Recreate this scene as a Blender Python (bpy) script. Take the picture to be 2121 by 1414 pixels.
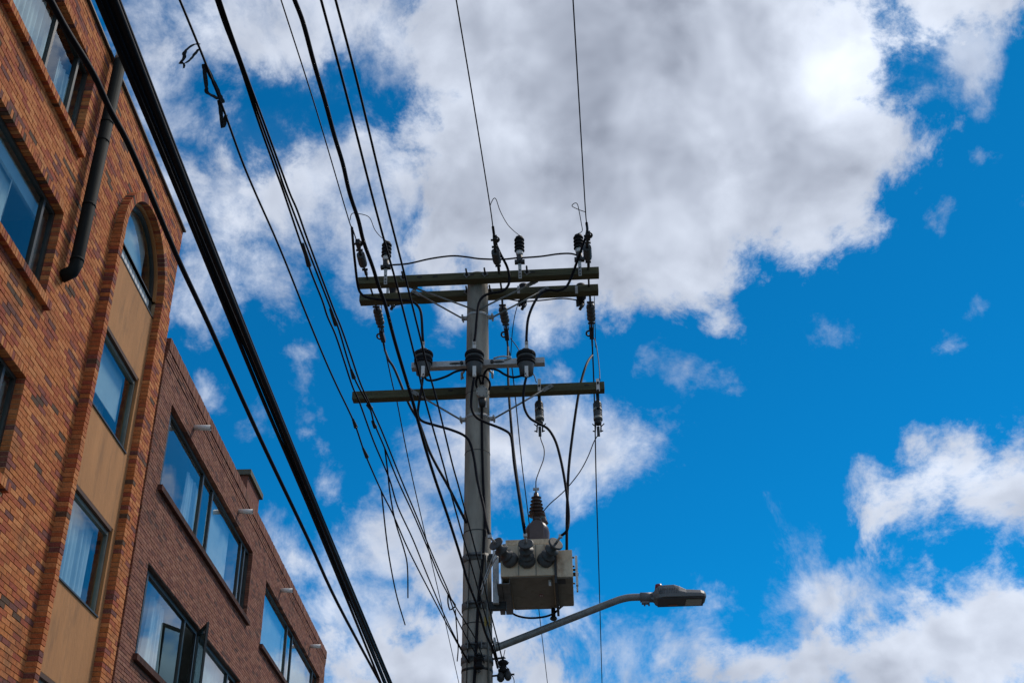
import bpy, bmesh, math, random
from mathutils import Vector, Matrix
random.seed(7)
for o in list(bpy.data.objects): bpy.data.objects.remove(o)
S = bpy.context.scene
COL = S.collection
V = Vector

# ------------------------------------------------------------------ camera
FPX, CX, CY = 2421.0, 1060.5, 707.0
def cdir(px, py): return V(((px-CX)/FPX, (CY-py)/FPX, -1.0))
_z = cdir(995, -3300).normalized()
_y = cdir(1084, 2170); _y = (_y - _z*_y.dot(_z)).normalized()
_x = _y.cross(_z)
CM = Matrix((_x, _y, _z))                     # camera axes -> world
CAM = V((0, 0, 1.6))
cd = bpy.data.cameras.new('camera'); cam = bpy.data.objects.new('camera', cd); COL.objects.link(cam)
cd.sensor_width = 36; cd.lens = 36*FPX/2121; cd.clip_start = .05; cd.clip_end = 6000
cam.matrix_world = Matrix.Translation(CAM) @ CM.to_4x4()
S.camera = cam

# ------------------------------------------------------------------ light
SUN_AZ, SUN_EL = math.radians(48), math.radians(50)      # azimuth clockwise from the street direction
SUND = V((math.sin(SUN_AZ)*math.cos(SUN_EL), math.cos(SUN_AZ)*math.cos(SUN_EL), math.sin(SUN_EL)))
sl = bpy.data.lights.new('sun', 'SUN'); sl.energy = 2.4; sl.angle = math.radians(14); sl.color = (1, .91, .80)
so = bpy.data.objects.new('sun', sl); COL.objects.link(so)
so.rotation_euler = (-SUND).to_track_quat('-Z', 'Y').to_euler(); so.location = SUND*60
S.view_settings.view_transform = 'Standard'; S.view_settings.look = 'None'
S.view_settings.exposure = 0.0; S.view_settings.gamma = 1.0; S.view_settings.use_curve_mapping = False

# ------------------------------------------------------------------ sky with clouds (all laid out by direction)
W = bpy.data.worlds.new('World'); S.world = W; W.use_nodes = True
nt = W.node_tree; nt.nodes.clear(); ln = nt.links.new
def nd(t, **kw):
    n = nt.nodes.new(t)
    for k, v in kw.items(): setattr(n, k, v)
    return n
def setin(sock, v):
    if isinstance(v, bpy.types.NodeSocket): ln(v, sock)
    else: sock.default_value = v
def ma(op, a, b=0.0, c=0.0, clamp=False):
    n = nd('ShaderNodeMath', operation=op, use_clamp=clamp)
    setin(n.inputs[0], a); setin(n.inputs[1], b); setin(n.inputs[2], c); return n.outputs[0]
def vm(op, a, b=None, scale=None):
    n = nd('ShaderNodeVectorMath', operation=op); setin(n.inputs[0], a)
    if b is not None: setin(n.inputs[1], b)
    if scale is not None: setin(n.inputs['Scale'], scale)
    return n.outputs['Value'] if op in ('DISTANCE', 'DOT_PRODUCT', 'LENGTH') else n.outputs[0]
def sm(x, a, b, lo=0.0, hi=1.0, it='SMOOTHSTEP'):
    n = nd('ShaderNodeMapRange', interpolation_type=it, clamp=True)
    setin(n.inputs[0], x)
    for i, v in enumerate((a, b, lo, hi)): setin(n.inputs[i+1], v)
    return n.outputs[0]
def nz(vec, scale, detail=8.0, rough=.6, dist=0.0, col=False, lac=2.0):
    n = nd('ShaderNodeTexNoise', noise_dimensions='3D'); setin(n.inputs['Vector'], vec)
    n.inputs['Scale'].default_value = scale; n.inputs['Detail'].default_value = detail
    n.inputs['Roughness'].default_value = rough; n.inputs['Distortion'].default_value = dist
    n.inputs['Lacunarity'].default_value = lac
    return n.outputs['Color'] if col else n.outputs[0]
tc = nd('ShaderNodeTexCoord'); D = tc.outputs['Generated']
HALF = (.5, .5, .5)
w1 = vm('SCALE', vm('SUBTRACT', nz(D, 6.0, 2, .5, col=True), HALF), scale=.075)
w2 = vm('SCALE', vm('SUBTRACT', nz(D, 26.0, 5, .60, col=True), HALF), scale=.042)
DA = vm('ADD', D, w1); DW = vm('ADD', DA, w2)
def pdir(px, py): return (CM @ cdir(px, py)).normalized()
def union(blobs, dv, grow=0.0):
    """signed angular distance to a union of round masses (positive inside)"""
    groups = {}
    for px, py, r in blobs: groups.setdefault(min((14, 20, 28, 38, 50, 65, 85, 105, 130, 170, 220, 290), key=lambda q: abs(math.log(q/r))), []).append(tuple(pdir(px, py)))
    acc = None
    for r, cs in groups.items():
        m_ = None
        for c in cs:
            d_ = vm('DISTANCE', dv, c); m_ = d_ if m_ is None else ma('SMOOTH_MIN', m_, d_, .010)
        b_ = ma('SUBTRACT', (r+grow)/FPX, m_)
        acc = b_ if acc is None else ma('SMOOTH_MAX', acc, b_, .012)
    return acc
# where the clouds stand, given by direction and angular radius
BANK = [(1010, 60, 190), (1230, 120, 300), (1060, 330, 220), (1330, 370, 270), (1560, 130, 270), (1620, 340, 210), (1750, 280, 120), (1830, 300, 70), (1890, 285, 45),
 (1400, 530, 105), (1480, 585, 50), (1300, 590, 55), (1110, 480, 150), (950, 470, 105), (1780, 30, 140), (1960, 0, 130), (2080, 20, 60), (910, 270, 80), (1570, 500, 60), (1740, 430, 70),
 (1950, 1015, 105), (2050, 1020, 105), (2130, 1045, 105), (1880, 1025, 85), (1985, 955, 85), (2060, 985, 85),
 (1690, 1270, 60), (1720, 1350, 105), (1850, 1340, 110), (1990, 1370, 130), (2110, 1320, 130), (1680, 1400, 105), (1470, 1390, 65), (1560, 1400, 85), (1330, 1385, 50), (1920, 1290, 85), (1790, 1290, 85), (1850, 1390, 130), (1620, 1390, 85), (2060, 1280, 105), (1400, 1400, 65),
 (940, 1180, 110), (990, 1310, 130), (860, 1360, 120), (1090, 1390, 95), (740, 1390, 80), (690, 1300, 60)]
VEIL = [(480, 40, 130), (640, 30, 140), (760, 20, 110), (350, 130, 70), (480, 300, 95), (560, 380, 120), (660, 380, 130), (480, 470, 100), (430, 560, 85), (400, 590, 50), (350, 420, 85), (400, 350, 65), (330, 250, 65), (740, 320, 90), (760, 440, 80), (560, 530, 45), (880, 60, 90), (830, 380, 90), (300, 20, 50), (390, 240, 45), (640, 280, 40), (820, 520, 45),
 (1120, 645, 55), (1180, 630, 40), (960, 600, 40),
 
 (1010, 930, 105), (1130, 930, 100), (1220, 920, 85), (1295, 915, 32), (1275, 985, 24), (920, 960, 70),
 (580, 1110, 50), (650, 1140, 60), (740, 1170, 70), (830, 1120, 60), (620, 1200, 50), (700, 1250, 70), (790, 1290, 80), (640, 1340, 60), (1180, 1290, 45), (1200, 1380, 60), (1300, 1370, 50), (1380, 1350, 50), (1450, 1340, 45), (1340, 1410, 60),
 (1700, 1230, 90), (1650, 1300, 50), (1800, 1240, 34), (1850, 1225, 20), (1600, 1340, 40), (1440, 1280, 18)]
SCRAP = [(630, 735, 20), (635, 800, 26), (660, 850, 26), (690, 925, 32), (560, 850, 20), (715, 1000, 36), (735, 950, 24), (655, 900, 20), (470, 808, 14), (545, 885, 22), (600, 900, 14), (1150, 705, 20), (1170, 765, 14), (1365, 745, 26), (1415, 765, 32), (1455, 770, 20), (1515, 787, 14), (1715, 712, 24), (1745, 708, 14), (1945, 445, 18), (1955, 705, 18), (2025, 165, 22), (2035, 200, 22), (2020, 225, 16), (2030, 325, 16), (1800, 1028, 12), (1900, 150, 26), (1880, 200, 24), (1925, 185, 16), (1990, 120, 90), (2118, 400, 18), (2020, 640, 16), (1360, 860, 14)]
HOLES = [(700, 190, 60), (620, 200, 60), (570, 240, 90), (770, 200, 44), (795, 250, 24), (415, 310, 26), (1870, 150, 34), (1850, 185, 24), (1930, 130, 24), (330, 110, 22), (1200, 1330, 36), (1240, 1400, 26), (1235, 1390, 24), (770, 1285, 24), (860, 1305, 14), (480, 210, 16), (1880, 25, 14)]
fb = ma('SUBTRACT', nz(DA, 15.0, 9, .68), .5)
fb2 = ma('SUBTRACT', nz(DA, 5.0, 4, .5), .5)
edge = ma('ADD', ma('MULTIPLY', fb, .125), ma('MULTIPLY', fb2, .03))
sB = union(BANK, DW); sV = union(VEIL, DW, 10); sS = union(SCRAP, DW, 2); sH = union(HOLES, DW)
vc = tuple(pdir(CX, CY))
outm = sm(vm('DISTANCE', D, vc), .48, .62)
# unseen rest of the sky: broken cloud, cover raised to brighten camera-facing sides
farf = ma('SUBTRACT', nz(DW, 3.0, 4, .55), .475)
sB = ma('ADD', sB, 0.0)
sF = ma('MULTIPLY', ma('SUBTRACT', ma('MULTIPLY', farf, .9), ma('SUBTRACT', 1.0, outm)), 1.0)
sB = ma('MAXIMUM', sB, sF)
sB = ma('ADD', sB, edge); sV = ma('ADD', sV, ma('MULTIPLY', edge, 1.15))
hole = sm(ma('ADD', sH, ma('MULTIPLY', edge, -.9)), -.012, .022)
aB = sm(sB, -.004, .030)
aV = sm(sV, -.018, .040, 0.0, 1.0)
tex = sm(nz(DW, 13.0, 6, .62), .26, .58, .50, 1.0)
aV = ma('MULTIPLY', aV, tex)
aS = ma('MULTIPLY', sm(ma('ADD', sS, ma('MULTIPLY', edge, .55)), -.006, .022, 0.0, .8), tex)
aV = ma('MAXIMUM', aV, aS)
alpha = ma('MULTIPLY', ma('MAXIMUM', aB, aV), ma('SUBTRACT', 1.0, ma('MULTIPLY', hole, .96)))
thick = sm(sB, .0, .075)
off = tuple(SUND*.022)
r1 = nz(DA, 7.0, 4, .52); r2 = nz(vm('ADD', DA, off), 7.0, 4, .52)
relief = ma('SUBTRACT', r1, r2)
br = ma('MULTIPLY', relief, 1.5)
br = ma('ADD', br, ma('MULTIPLY', thick, -.16))
br = ma('ADD', br, ma('MULTIPLY', ma('SUBTRACT', nz(D, 4.0, 4, .5), .5), .45))
# thin sunlit parts and deep grey parts of the bank
for px, py, r, w in ((1690, 110, 110, .30), (1640, 300, 300, .16), (1400, 440, 130, .12), (1880, 40, 220, .12), (1000, 230, 120, .10), (1960, 1000, 150, .14), (2080, 1380, 170, .12), (1120, 130, 240, -.07), (1330, 280, 130, -.06), (1440, 380, 90, -.05), (1300, 60, 140, -.05)):
    br = ma('ADD', br, sm(vm('DISTANCE', DW, tuple(pdir(px, py))), r/FPX*1.3, 0.0, 0.0, w))
br = ma('MAXIMUM', ma('ADD', br, .80), .42)
CLOUD_GAIN = 9.2
cc = nd('ShaderNodeCombineColor')
for i_, g_ in enumerate((.87, .945, 1.09)): setin(cc.inputs[i_], ma('MULTIPLY', ma('POWER', br, (1.10, 1.06, .96)[i_]), CLOUD_GAIN*g_))
sky = nd('ShaderNodeTexSky', sky_type='NISHITA', sun_disc=False, sun_elevation=SUN_EL, sun_rotation=SUN_AZ, altitude=2600.0, air_density=1.0, dust_density=.4, ozone_density=2.0)
skyc = vm('MULTIPLY', sky.outputs[0], (.02, .84, 1.22))
mixc = nd('ShaderNodeMix', data_type='RGBA'); setin(mixc.inputs[0], alpha); ln(skyc, mixc.inputs[6]); ln(cc.outputs[0], mixc.inputs[7])
bg = nd('ShaderNodeBackground'); ln(mixc.outputs[2], bg.inputs[0]); bg.inputs[1].default_value = .1
wo = nd('ShaderNodeOutputWorld'); ln(bg.outputs[0], wo.inputs[0])
W.cycles.sampling_method = 'MANUAL'; W.cycles.sample_map_resolution = 512

# ------------------------------------------------------------------ pixel -> point helpers
def ray(px, py): return CM @ cdir(px, py)
YAW = math.radians(2.8)
PB = V((-.37, 10.8, 0)); LD = V((math.sin(YAW), math.cos(YAW), 0)); AD = V((math.cos(YAW), -math.sin(YAW), 0)); UP = V((0, 0, 1))
def L(u, v, z): return PB + AD*u + LD*v + UP*z
def onV(px, py, v):
    r = ray(px, py); return CAM + r*((v - (CAM-PB).dot(LD))/r.dot(LD))
def onZ(px, py, z):
    r = ray(px, py); return CAM + r*((z-CAM.z)/r.z)
def onP(px, py, z0, k, y0):                       # plane z = z0 + k (y - y0)
    r = ray(px, py); t = (z0 + k*(CAM.y-y0) - CAM.z)/(r.z - k*r.y); return CAM + r*t
def proj(p):
    q = CM.transposed() @ (V(p)-CAM); return CX+FPX*q.x/-q.z, CY-FPX*q.y/-q.z, -q.z

# ------------------------------------------------------------------ materials
def mat(name, col, rough=.6, metal=0.0, var=.25, nscale=6.0, stretch=(1, 1, 1), bump=.15, bscale=60.0, dark=None, dscale=3.0, damt=.5, spec=.5):
    m = bpy.data.materials.new(name); m.use_nodes = True; t = m.node_tree; n = t.nodes; p = n['Principled BSDF']
    p.inputs['Roughness'].default_value = rough; p.inputs['Metallic'].default_value = metal
    p.inputs['Specular IOR Level'].default_value = spec
    tcn = n.new('ShaderNodeTexCoord'); mp = n.new('ShaderNodeMapping'); mp.inputs['Scale'].default_value = stretch
    t.links.new(tcn.outputs['Object'], mp.inputs[0])
    no = n.new('ShaderNodeTexNoise'); no.inputs['Scale'].default_value = nscale; no.inputs['Detail'].default_value = 8; no.inputs['Roughness'].default_value = .62
    t.links.new(mp.outputs[0], no.inputs['Vector'])
    mr = n.new('ShaderNodeMapRange'); mr.inputs[1].default_value = .25; mr.inputs[2].default_value = .75
    mr.inputs[3].default_value = 1-var; mr.inputs[4].default_value = 1+var; t.links.new(no.outputs[0], mr.inputs[0])
    mu = n.new('ShaderNodeVectorMath'); mu.operation = 'SCALE'; mu.inputs[0].default_value = col; t.links.new(mr.outputs[0], mu.inputs['Scale'])
    out = mu.outputs[0]
    if dark is not None:
        n2 = n.new('ShaderNodeTexNoise'); n2.inputs['Scale'].default_value = dscale; n2.inputs['Detail'].default_value = 9; n2.inputs['Roughness'].default_value = .7
        t.links.new(mp.outputs[0], n2.inputs['Vector'])
        m2 = n.new('ShaderNodeMapRange'); m2.inputs[1].default_value = .52; m2.inputs[2].default_value = .68; m2.inputs[3].default_value = 0; m2.inputs[4].default_value = damt
        t.links.new(n2.outputs[0], m2.inputs[0])
        mx = n.new('ShaderNodeMix'); mx.data_type = 'RGBA'; t.links.new(m2.outputs[0], mx.inputs[0]); t.links.new(out, mx.inputs[6]); mx.inputs[7].default_value = (*dark, 1)
        out = mx.outputs[2]
    t.links.new(out, p.inputs['Base Color'])
    if bump:
        nb = n.new('ShaderNodeTexNoise'); nb.inputs['Scale'].default_value = bscale; nb.inputs['Detail'].default_value = 5
        t.links.new(mp.outputs[0], nb.inputs['Vector'])
        bp = n.new('ShaderNodeBump'); bp.inputs['Strength'].default_value = bump; bp.inputs['Distance'].default_value = .01
        t.links.new(nb.outputs[0], bp.inputs['Height']); t.links.new(bp.outputs[0], p.inputs['Normal'])
    return m

def brick_mat(name, stops, island, grain=.30):
    """colour picked at random per brick (object or mesh island), plus grain and soot"""
    m = mat(name, (1, 1, 1), .9, var=grain, nscale=16, bump=.7, bscale=48, dark=(.085, .055, .04), dscale=1.5, damt=.5, spec=.2)
    t = m.node_tree; n = t.nodes
    if island: src = n.new('ShaderNodeNewGeometry').outputs['Random Per Island']
    else: src = n.new('ShaderNodeObjectInfo').outputs['Random']
    cr = n.new('ShaderNodeValToRGB'); cr.color_ramp.interpolation = 'CONSTANT'
    e = cr.color_ramp.elements
    while len(e) > 1: e.remove(e[-1])
    e[0].position = 0; e[0].color = (*stops[0][1], 1)
    for p_, c_ in stops[1:]:
        q = e.new(p_); q.color = (*c_, 1)
    t.links.new(src, cr.inputs[0])
    for q in n:
        if q.type == 'VECT_MATH': t.links.new(cr.outputs[0], q.inputs[0])
        if q.type == 'TEX_NOISE' or q.type == 'MAPPING': pass
    # one continuous pattern over the whole facade
    g = n.new('ShaderNodeNewGeometry')
    for q in n:
        if q.type == 'MAPPING': t.links.new(g.outputs['Position'], q.inputs[0])
    return m
ST1 = [(0, (.50, .165, .055)), (.14, (.56, .20, .07)), (.30, (.46, .140, .050)), (.44, (.60, .235, .085)), (.56, (.42, .115, .048)), (.66, (.52, .18, .055)), (.76, (.36, .09, .048)), (.85, (.27, .085, .06)), (.92, (.19, .075, .06)), (.965, (.12, .07, .045))]
ST2 = [(0, (.26, .108, .070)), (.2, (.30, .132, .086)), (.4, (.22, .088, .060)), (.6, (.27, .118, .072)), (.75, (.31, .145, .095)), (.88, (.19, .080, .058)), (.95, (.13, .065, .05))]
B1o = brick_mat('orange_brick_single', ST1, False); B1i = brick_mat('orange_brick_many', ST1, True)
B2o = brick_mat('brown_brick_single', ST2, False); B2i = brick_mat('brown_brick_many', ST2, True)
def brick_tex_mat(name, c1, c2, mortar, bw, bh):
    m = bpy.data.materials.new(name); m.use_nodes = True; t = m.node_tree; n = t.nodes; p = n['Principled BSDF']; p.inputs['Roughness'].default_value = .9
    g = n.new('ShaderNodeNewGeometry'); sx = n.new('ShaderNodeSeparateXYZ'); cb = n.new('ShaderNodeCombineXYZ')
    t.links.new(g.outputs['Position'], sx.inputs[0]); ad = n.new('ShaderNodeMath'); t.links.new(sx.outputs[0], ad.inputs[0]); t.links.new(sx.outputs[1], ad.inputs[1]); t.links.new(ad.outputs[0], cb.inputs[0]); t.links.new(sx.outputs[2], cb.inputs[1])
    b = n.new('ShaderNodeTexBrick'); b.inputs['Scale'].default_value = 1; b.inputs['Brick Width'].default_value = bw; b.inputs['Row Height'].default_value = bh; b.inputs['Mortar Size'].default_value = .008
    b.inputs['Color1'].default_value = (*c1, 1); b.inputs['Color2'].default_value = (*c2, 1); b.inputs['Mortar'].default_value = (*mortar, 1)
    t.links.new(cb.outputs[0], b.inputs['Vector']); t.links.new(b.outputs[0], p.inputs['Base Color'])
    return m
MORT1 = mat('tan_mortar', (.46, .32, .18), .95, var=.3, nscale=20, bump=.4)
MORT2 = mat('dark_mortar', (.085, .06, .05), .95, var=.3, nscale=20, bump=.4)
LOW1 = brick_tex_mat('orange_brick_plain', (.40, .125, .045), (.30, .08, .04), (.36, .25, .14), .25, .0694)
LOW2 = brick_tex_mat('brown_brick_plain', (.21, .085, .06), (.17, .07, .05), (.085, .06, .05), .25, .058)
STUCCO = mat('tan_stucco', (.46, .215, .080), .95, var=.20, nscale=3, stretch=(1, 1, .22), bump=.7, bscale=45, dark=(.17, .10, .05), dscale=4, damt=.45)
FRAME = mat('dark_window_frame', (.035, .04, .036), .45, var=.2, bump=.05)
GFRAME = mat('grey_green_window_frame', (.15, .165, .14), .5, var=.2, bump=.05)
WOODREV = mat('brown_window_reveal', (.09, .045, .025), .8, var=.3)
CURT = mat('white_curtain_cloth', (.72, .74, .74), .9, var=.08, bump=.1)
ROOM = mat('room_paint', (.36, .36, .34), .9, var=.1, bump=0)
CEIL = mat('room_ceiling_paint', (.7, .7, .67), .9, var=.05, bump=0)
DARKM = mat('dark_flashing', (.05, .045, .04), .6)
CONC = mat('pole_concrete', (.32, .29, .235), .92, var=.38, nscale=7, stretch=(1, 1, .22), bump=.6, bscale=30, dark=(.10, .09, .075), dscale=9, damt=.65)
WOOD = mat('weathered_arm_wood', (.080, .078, .038), .9, var=.45, nscale=9, stretch=(.25, 4, 4), bump=.6, bscale=25, dark=(.035, .032, .022), dscale=5, damt=.6)
GALV = mat('galvanised_steel', (.46, .465, .45), .5, .2, var=.25, nscale=25, bump=.15, dark=(.16, .15, .13), dscale=6, damt=.4)
DGALV = mat('dull_galvanised_steel', (.20, .205, .19), .55, .2, var=.3, nscale=18, bump=.15, dark=(.08, .075, .06), dscale=6, damt=.4)
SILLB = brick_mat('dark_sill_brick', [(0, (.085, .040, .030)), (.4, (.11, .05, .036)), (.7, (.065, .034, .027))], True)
BANDM = mat('dull_band_steel', (.13, .135, .13), .6, .1, var=.3, nscale=14, bump=.15, dark=(.07, .06, .05), dscale=6, damt=.4)
DKST = mat('dark_steel', (.04, .042, .042), .55, .5, var=.3, bump=.1)
PORC = mat('grey_insulator_glaze', (.075, .080, .078), .5, var=.25, nscale=9, bump=.06, spec=.3)
BLKI = mat('black_silicone', (.011, .011, .012), .7, var=.25, bump=.08, spec=.2)
WHTP = mat('white_terminal_metal', (.62, .60, .55), .45, .25, var=.15, bump=.1)
CABL = mat('black_cable_sheath', (.007, .007, .010), .65, var=.3, nscale=30, bump=.1, spec=.15)
WIRE = mat('dull_bare_wire', (.014, .014, .018), .6, 0, var=.3, bump=.1, spec=.2)
TAPE = mat('tattered_black_tape', (.016, .017, .02), .7, var=.3, bump=.3)
TANK = mat('weathered_tank_paint', (.62, .50, .34), .7, var=.22, nscale=5, stretch=(1, 1, .6), bump=.25, dark=(.20, .10, .045), dscale=5.5, damt=.8)
TBOT = mat('underside_shade_tank_paint', (.24, .225, .18), .8, var=.3, nscale=4, bump=.25, dark=(.06, .045, .03), dscale=5, damt=.5)  # underside shade put into a darker, greyer tank colour; front seams use it too
PORB = mat('brown_porcelain', (.085, .052, .042), .35, var=.25, nscale=8, bump=.06)
LAMPG = mat('lamp_grey_paint', (.13, .135, .135), .5, var=.12, bump=.08)
LAMPD = mat('lamp_dark_housing', (.045, .048, .05), .55, var=.15, bump=.08)
LENS = mat('lamp_lens', (.32, .34, .28), .25, var=.08, bump=0)
REDP = mat('red_photocell', (.16, .012, .02), .35, var=.1, bump=0)
ORNG = mat('orange_label', (.32, .085, .02), .6, var=.25, bump=0)
YELL = mat('faded_yellow_sticker', (.34, .25, .06), .7, var=.35, nscale=30, bump=.1)
INKHOLE = mat('black_ink_and_hole_shade', (.015, .015, .012), .7, bump=0)  # ink of the letter, and the painted dark inside holes and mouths
BOXG = mat('grey_junction_box', (.34, .33, .29), .6, var=.2, nscale=20, bump=.2)
WPIPE = mat('off_white_pipe', (.74, .74, .70), .5, var=.2, nscale=20, bump=.1)
PIPE = mat('dark_green_pipe', (.008, .0115, .0105), .75, var=.25, bump=.1, spec=.18)
COPC = mat('chimney_cap_concrete', (.11, .115, .085), .9, var=.3)
ASPH = mat('asphalt', (.05, .05, .052), .95, var=.2, nscale=3, bump=.5, bscale=90)
PAVE = mat('pavement_concrete', (.095, .092, .085), .95, var=.2, nscale=2, bump=.3)
GRND = mat('ground_soil', (.05, .048, .035), .98, var=.2, nscale=.5, bump=.3)
def glass_mat():
    m = bpy.data.materials.new('window_glass'); m.use_nodes = True; t = m.node_tree; n = t.nodes; n.clear()
    o = n.new('ShaderNodeOutputMaterial'); mx = n.new('ShaderNodeMixShader'); tr = n.new('ShaderNodeBsdfTransparent'); gl = n.new('ShaderNodeBsdfGlossy')
    g = n.new('ShaderNodeNewGeometry'); dt = n.new('ShaderNodeVectorMath'); dt.operation = 'DOT_PRODUCT'
    t.links.new(g.outputs['Normal'], dt.inputs[0]); t.links.new(g.outputs['Incoming'], dt.inputs[1])
    def mth(op, x, y=0.0, z=0.0):
        q = n.new('ShaderNodeMath'); q.operation = op
        for i, w in enumerate((x, y, z)):
            if isinstance(w, bpy.types.NodeSocket): t.links.new(w, q.inputs[i])
            else: q.inputs[i].default_value = w
        return q.outputs[0]
    fz = mth('POWER', mth('SUBTRACT', 1.0, mth('ABSOLUTE', dt.outputs['Value'])), 5.0)
    t.links.new(mth('MINIMUM', mth('MULTIPLY_ADD', fz, 1.35, .07), 1.0), mx.inputs[0])
    tr.inputs[0].default_value = (.66, .80, .82, 1); gl.inputs['Roughness'].default_value = 0.0; gl.inputs[0].default_value = (.95, .98, 1, 1)
    tcn = n.new('ShaderNodeTexCoord'); no = n.new('ShaderNodeTexNoise'); no.inputs['Scale'].default_value = 1.1; no.inputs['Detail'].default_value = 1
    bp = n.new('ShaderNodeBump'); bp.inputs['Strength'].default_value = .03; bp.inputs['Distance'].default_value = .05
    t.links.new(tcn.outputs['Object'], no.inputs['Vector']); t.links.new(no.outputs[0], bp.inputs['Height']); t.links.new(bp.outputs[0], gl.inputs['Normal'])
    t.links.new(tr.outputs[0], mx.inputs[1]); t.links.new(gl.outputs[0], mx.inputs[2]); t.links.new(mx.outputs[0], o.inputs[0])
    return m
GLASS = glass_mat()

# ------------------------------------------------------------------ mesh helpers
def tag(o, label=None, cat=None, group=None, kind=None):
    if label: o['label'] = label
    if cat: o['category'] = cat
    if group: o['group'] = group
    if kind: o['kind'] = kind
    return o
def thing(name, loc, label, cat, group=None):
    o = bpy.data.objects.new(name, None); COL.objects.link(o); o.location = loc; o.empty_display_size = .1
    return tag(o, label, cat, group)
ROOT = {}
def root_loc(o):
    while o.parent: o = o.parent
    return o.location.copy()
WX = (V((1, 0, 0)), V((0, 1, 0)), V((0, 0, 1)))
LX = (AD, LD, UP)
def frame_of(d):
    d = V(d).normalized(); h = UP if abs(d.z) < .9 else V((1, 0, 0))
    x = h.cross(d).normalized(); return x, d.cross(x), d
class MB:
    def __init__(s): s.v = []; s.f = []; s.sm = []
    def add(s, vs, fs, smooth=False):
        b = len(s.v); s.v += [V(p) for p in vs]; s.f += [tuple(b+i for i in f) for f in fs]; s.sm += [smooth]*len(fs); return s
    def box(s, c, size, ax=WX):
        c = V(c); h = [x/2 for x in size]
        vs = [c + ax[0]*(h[0]*i) + ax[1]*(h[1]*j) + ax[2]*(h[2]*k) for k in (-1, 1) for j in (-1, 1) for i in (-1, 1)]
        return s.add(vs, [(0, 2, 3, 1), (4, 5, 7, 6), (0, 1, 5, 4), (2, 6, 7, 3), (0, 4, 6, 2), (1, 3, 7, 5)])
    def lathe(s, p0, d, prof, n=20, smooth=True):
        """prof: (distance along d from p0, radius); closed ends"""
        p0 = V(p0); x, y, z = frame_of(d); vs = []; fs = []
        for t, r in prof:
            for i in range(n):
                a = 2*math.pi*i/n; vs.append(p0 + z*t + (x*math.cos(a)+y*math.sin(a))*max(r, 1e-4))
        m = len(prof)
        for j in range(m-1):
            for i in range(n): fs.append((j*n+i, j*n+(i+1) % n, (j+1)*n+(i+1) % n, (j+1)*n+i))
        s.add(vs, fs, smooth)
        b = len(s.v) - m*n
        s.f.append(tuple(b+i for i in reversed(range(n)))); s.sm.append(False)
        s.f.append(tuple(b+(m-1)*n+i for i in range(n))); s.sm.append(False)
        return s
    def cyl(s, a, b, r0, r1=None, n=12):
        a = V(a); b = V(b); return s.lathe(a, b-a, [(0, r0), ((b-a).length, r0 if r1 is None else r1)], n)
    def tube(s, pts, r, n=8, sub=0):
        pts = [V(p) for p in pts]
        if sub: pts = cr(pts, sub)
        N = len(pts); t0 = (pts[1]-pts[0]).normalized(); x, y, _ = frame_of(t0); vs = []
        for k, p in enumerate(pts):
            t = (pts[min(k+1, N-1)]-pts[max(k-1, 0)])
            t = t.normalized() if t.length > 1e-9 else t0
            x = (x - t*x.dot(t)).normalized(); y = t.cross(x)
            rr = r(k/(N-1)) if callable(r) else r
            for i in range(n):
                a = 2*math.pi*i/n; vs.append(p + (x*math.cos(a)+y*math.sin(a))*rr)
        fs = [(k*n+i, k*n+(i+1) % n, (k+1)*n+(i+1) % n, (k+1)*n+i) for k in range(N-1) for i in range(n)]
        s.add(vs, fs, True); b = len(s.v)-N*n
        s.f.append(tuple(b+i for i in reversed(range(n)))); s.f.append(tuple(b+(N-1)*n+i for i in range(n))); s.sm += [False, False]
        return s
    def prism(s, outline, d, half, taper=1.0):
        """outline: points in a plane, extruded +-half along d; far side scaled by taper about the centre"""
        P = [V(p) for p in outline]; d = V(d).normalized(); n = len(P)
        vs = [p - d*half for p in P] + [p + d*half for p in P]
        return s.add(vs, [tuple(reversed(range(n))), tuple(range(n, 2*n))] + [(i, (i+1) % n, n+(i+1) % n, n+i) for i in range(n)])
    def build(s, name, m, parent=None, loc=None, bevel=0.0):
        me = bpy.data.meshes.new(name)
        base = root_loc(parent) if parent else (V(loc) if loc is not None else V((0, 0, 0)))
        me.from_pydata([tuple(p-base) for p in s.v], [], s.f); me.polygons.foreach_set('use_smooth', s.sm); me.update()
        if True:
            bm = bmesh.new(); bm.from_mesh(me); bmesh.ops.recalc_face_normals(bm, faces=bm.faces); bm.to_mesh(me); bm.free()
        me.materials.append(m)
        o = bpy.data.objects.new(name, me); COL.objects.link(o)
        if parent: o.parent = parent
        else: o.location = base
        if bevel:
            b = o.modifiers.new('bevel', 'BEVEL'); b.width = bevel; b.segments = 2; b.limit_method = 'ANGLE'; b.angle_limit = math.radians(40)
        return o
def cr(P, k=6):
    Q = []; P = [P[0]*2-P[1]] + P + [P[-1]*2-P[-2]]
    for i in range(1, len(P)-2):
        a, b, c, d = P[i-1:i+3]
        for j in range(k):
            t = j/k; Q.append(.5*((2*b)+(c-a)*t+(2*a-5*b+4*c-d)*t*t+(3*b-a-3*c+d)*t**3))
    Q.append(P[-2]); return Q
def sheet(name, x0, x1, y0, y1, z, m, kind='structure'):
    o = MB().add([(x0, y0, z), (x1, y0, z), (x1, y1, z), (x0, y1, z)], [(0, 1, 2, 3)]).build(name, m); tag(o, kind=kind); return o

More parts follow.
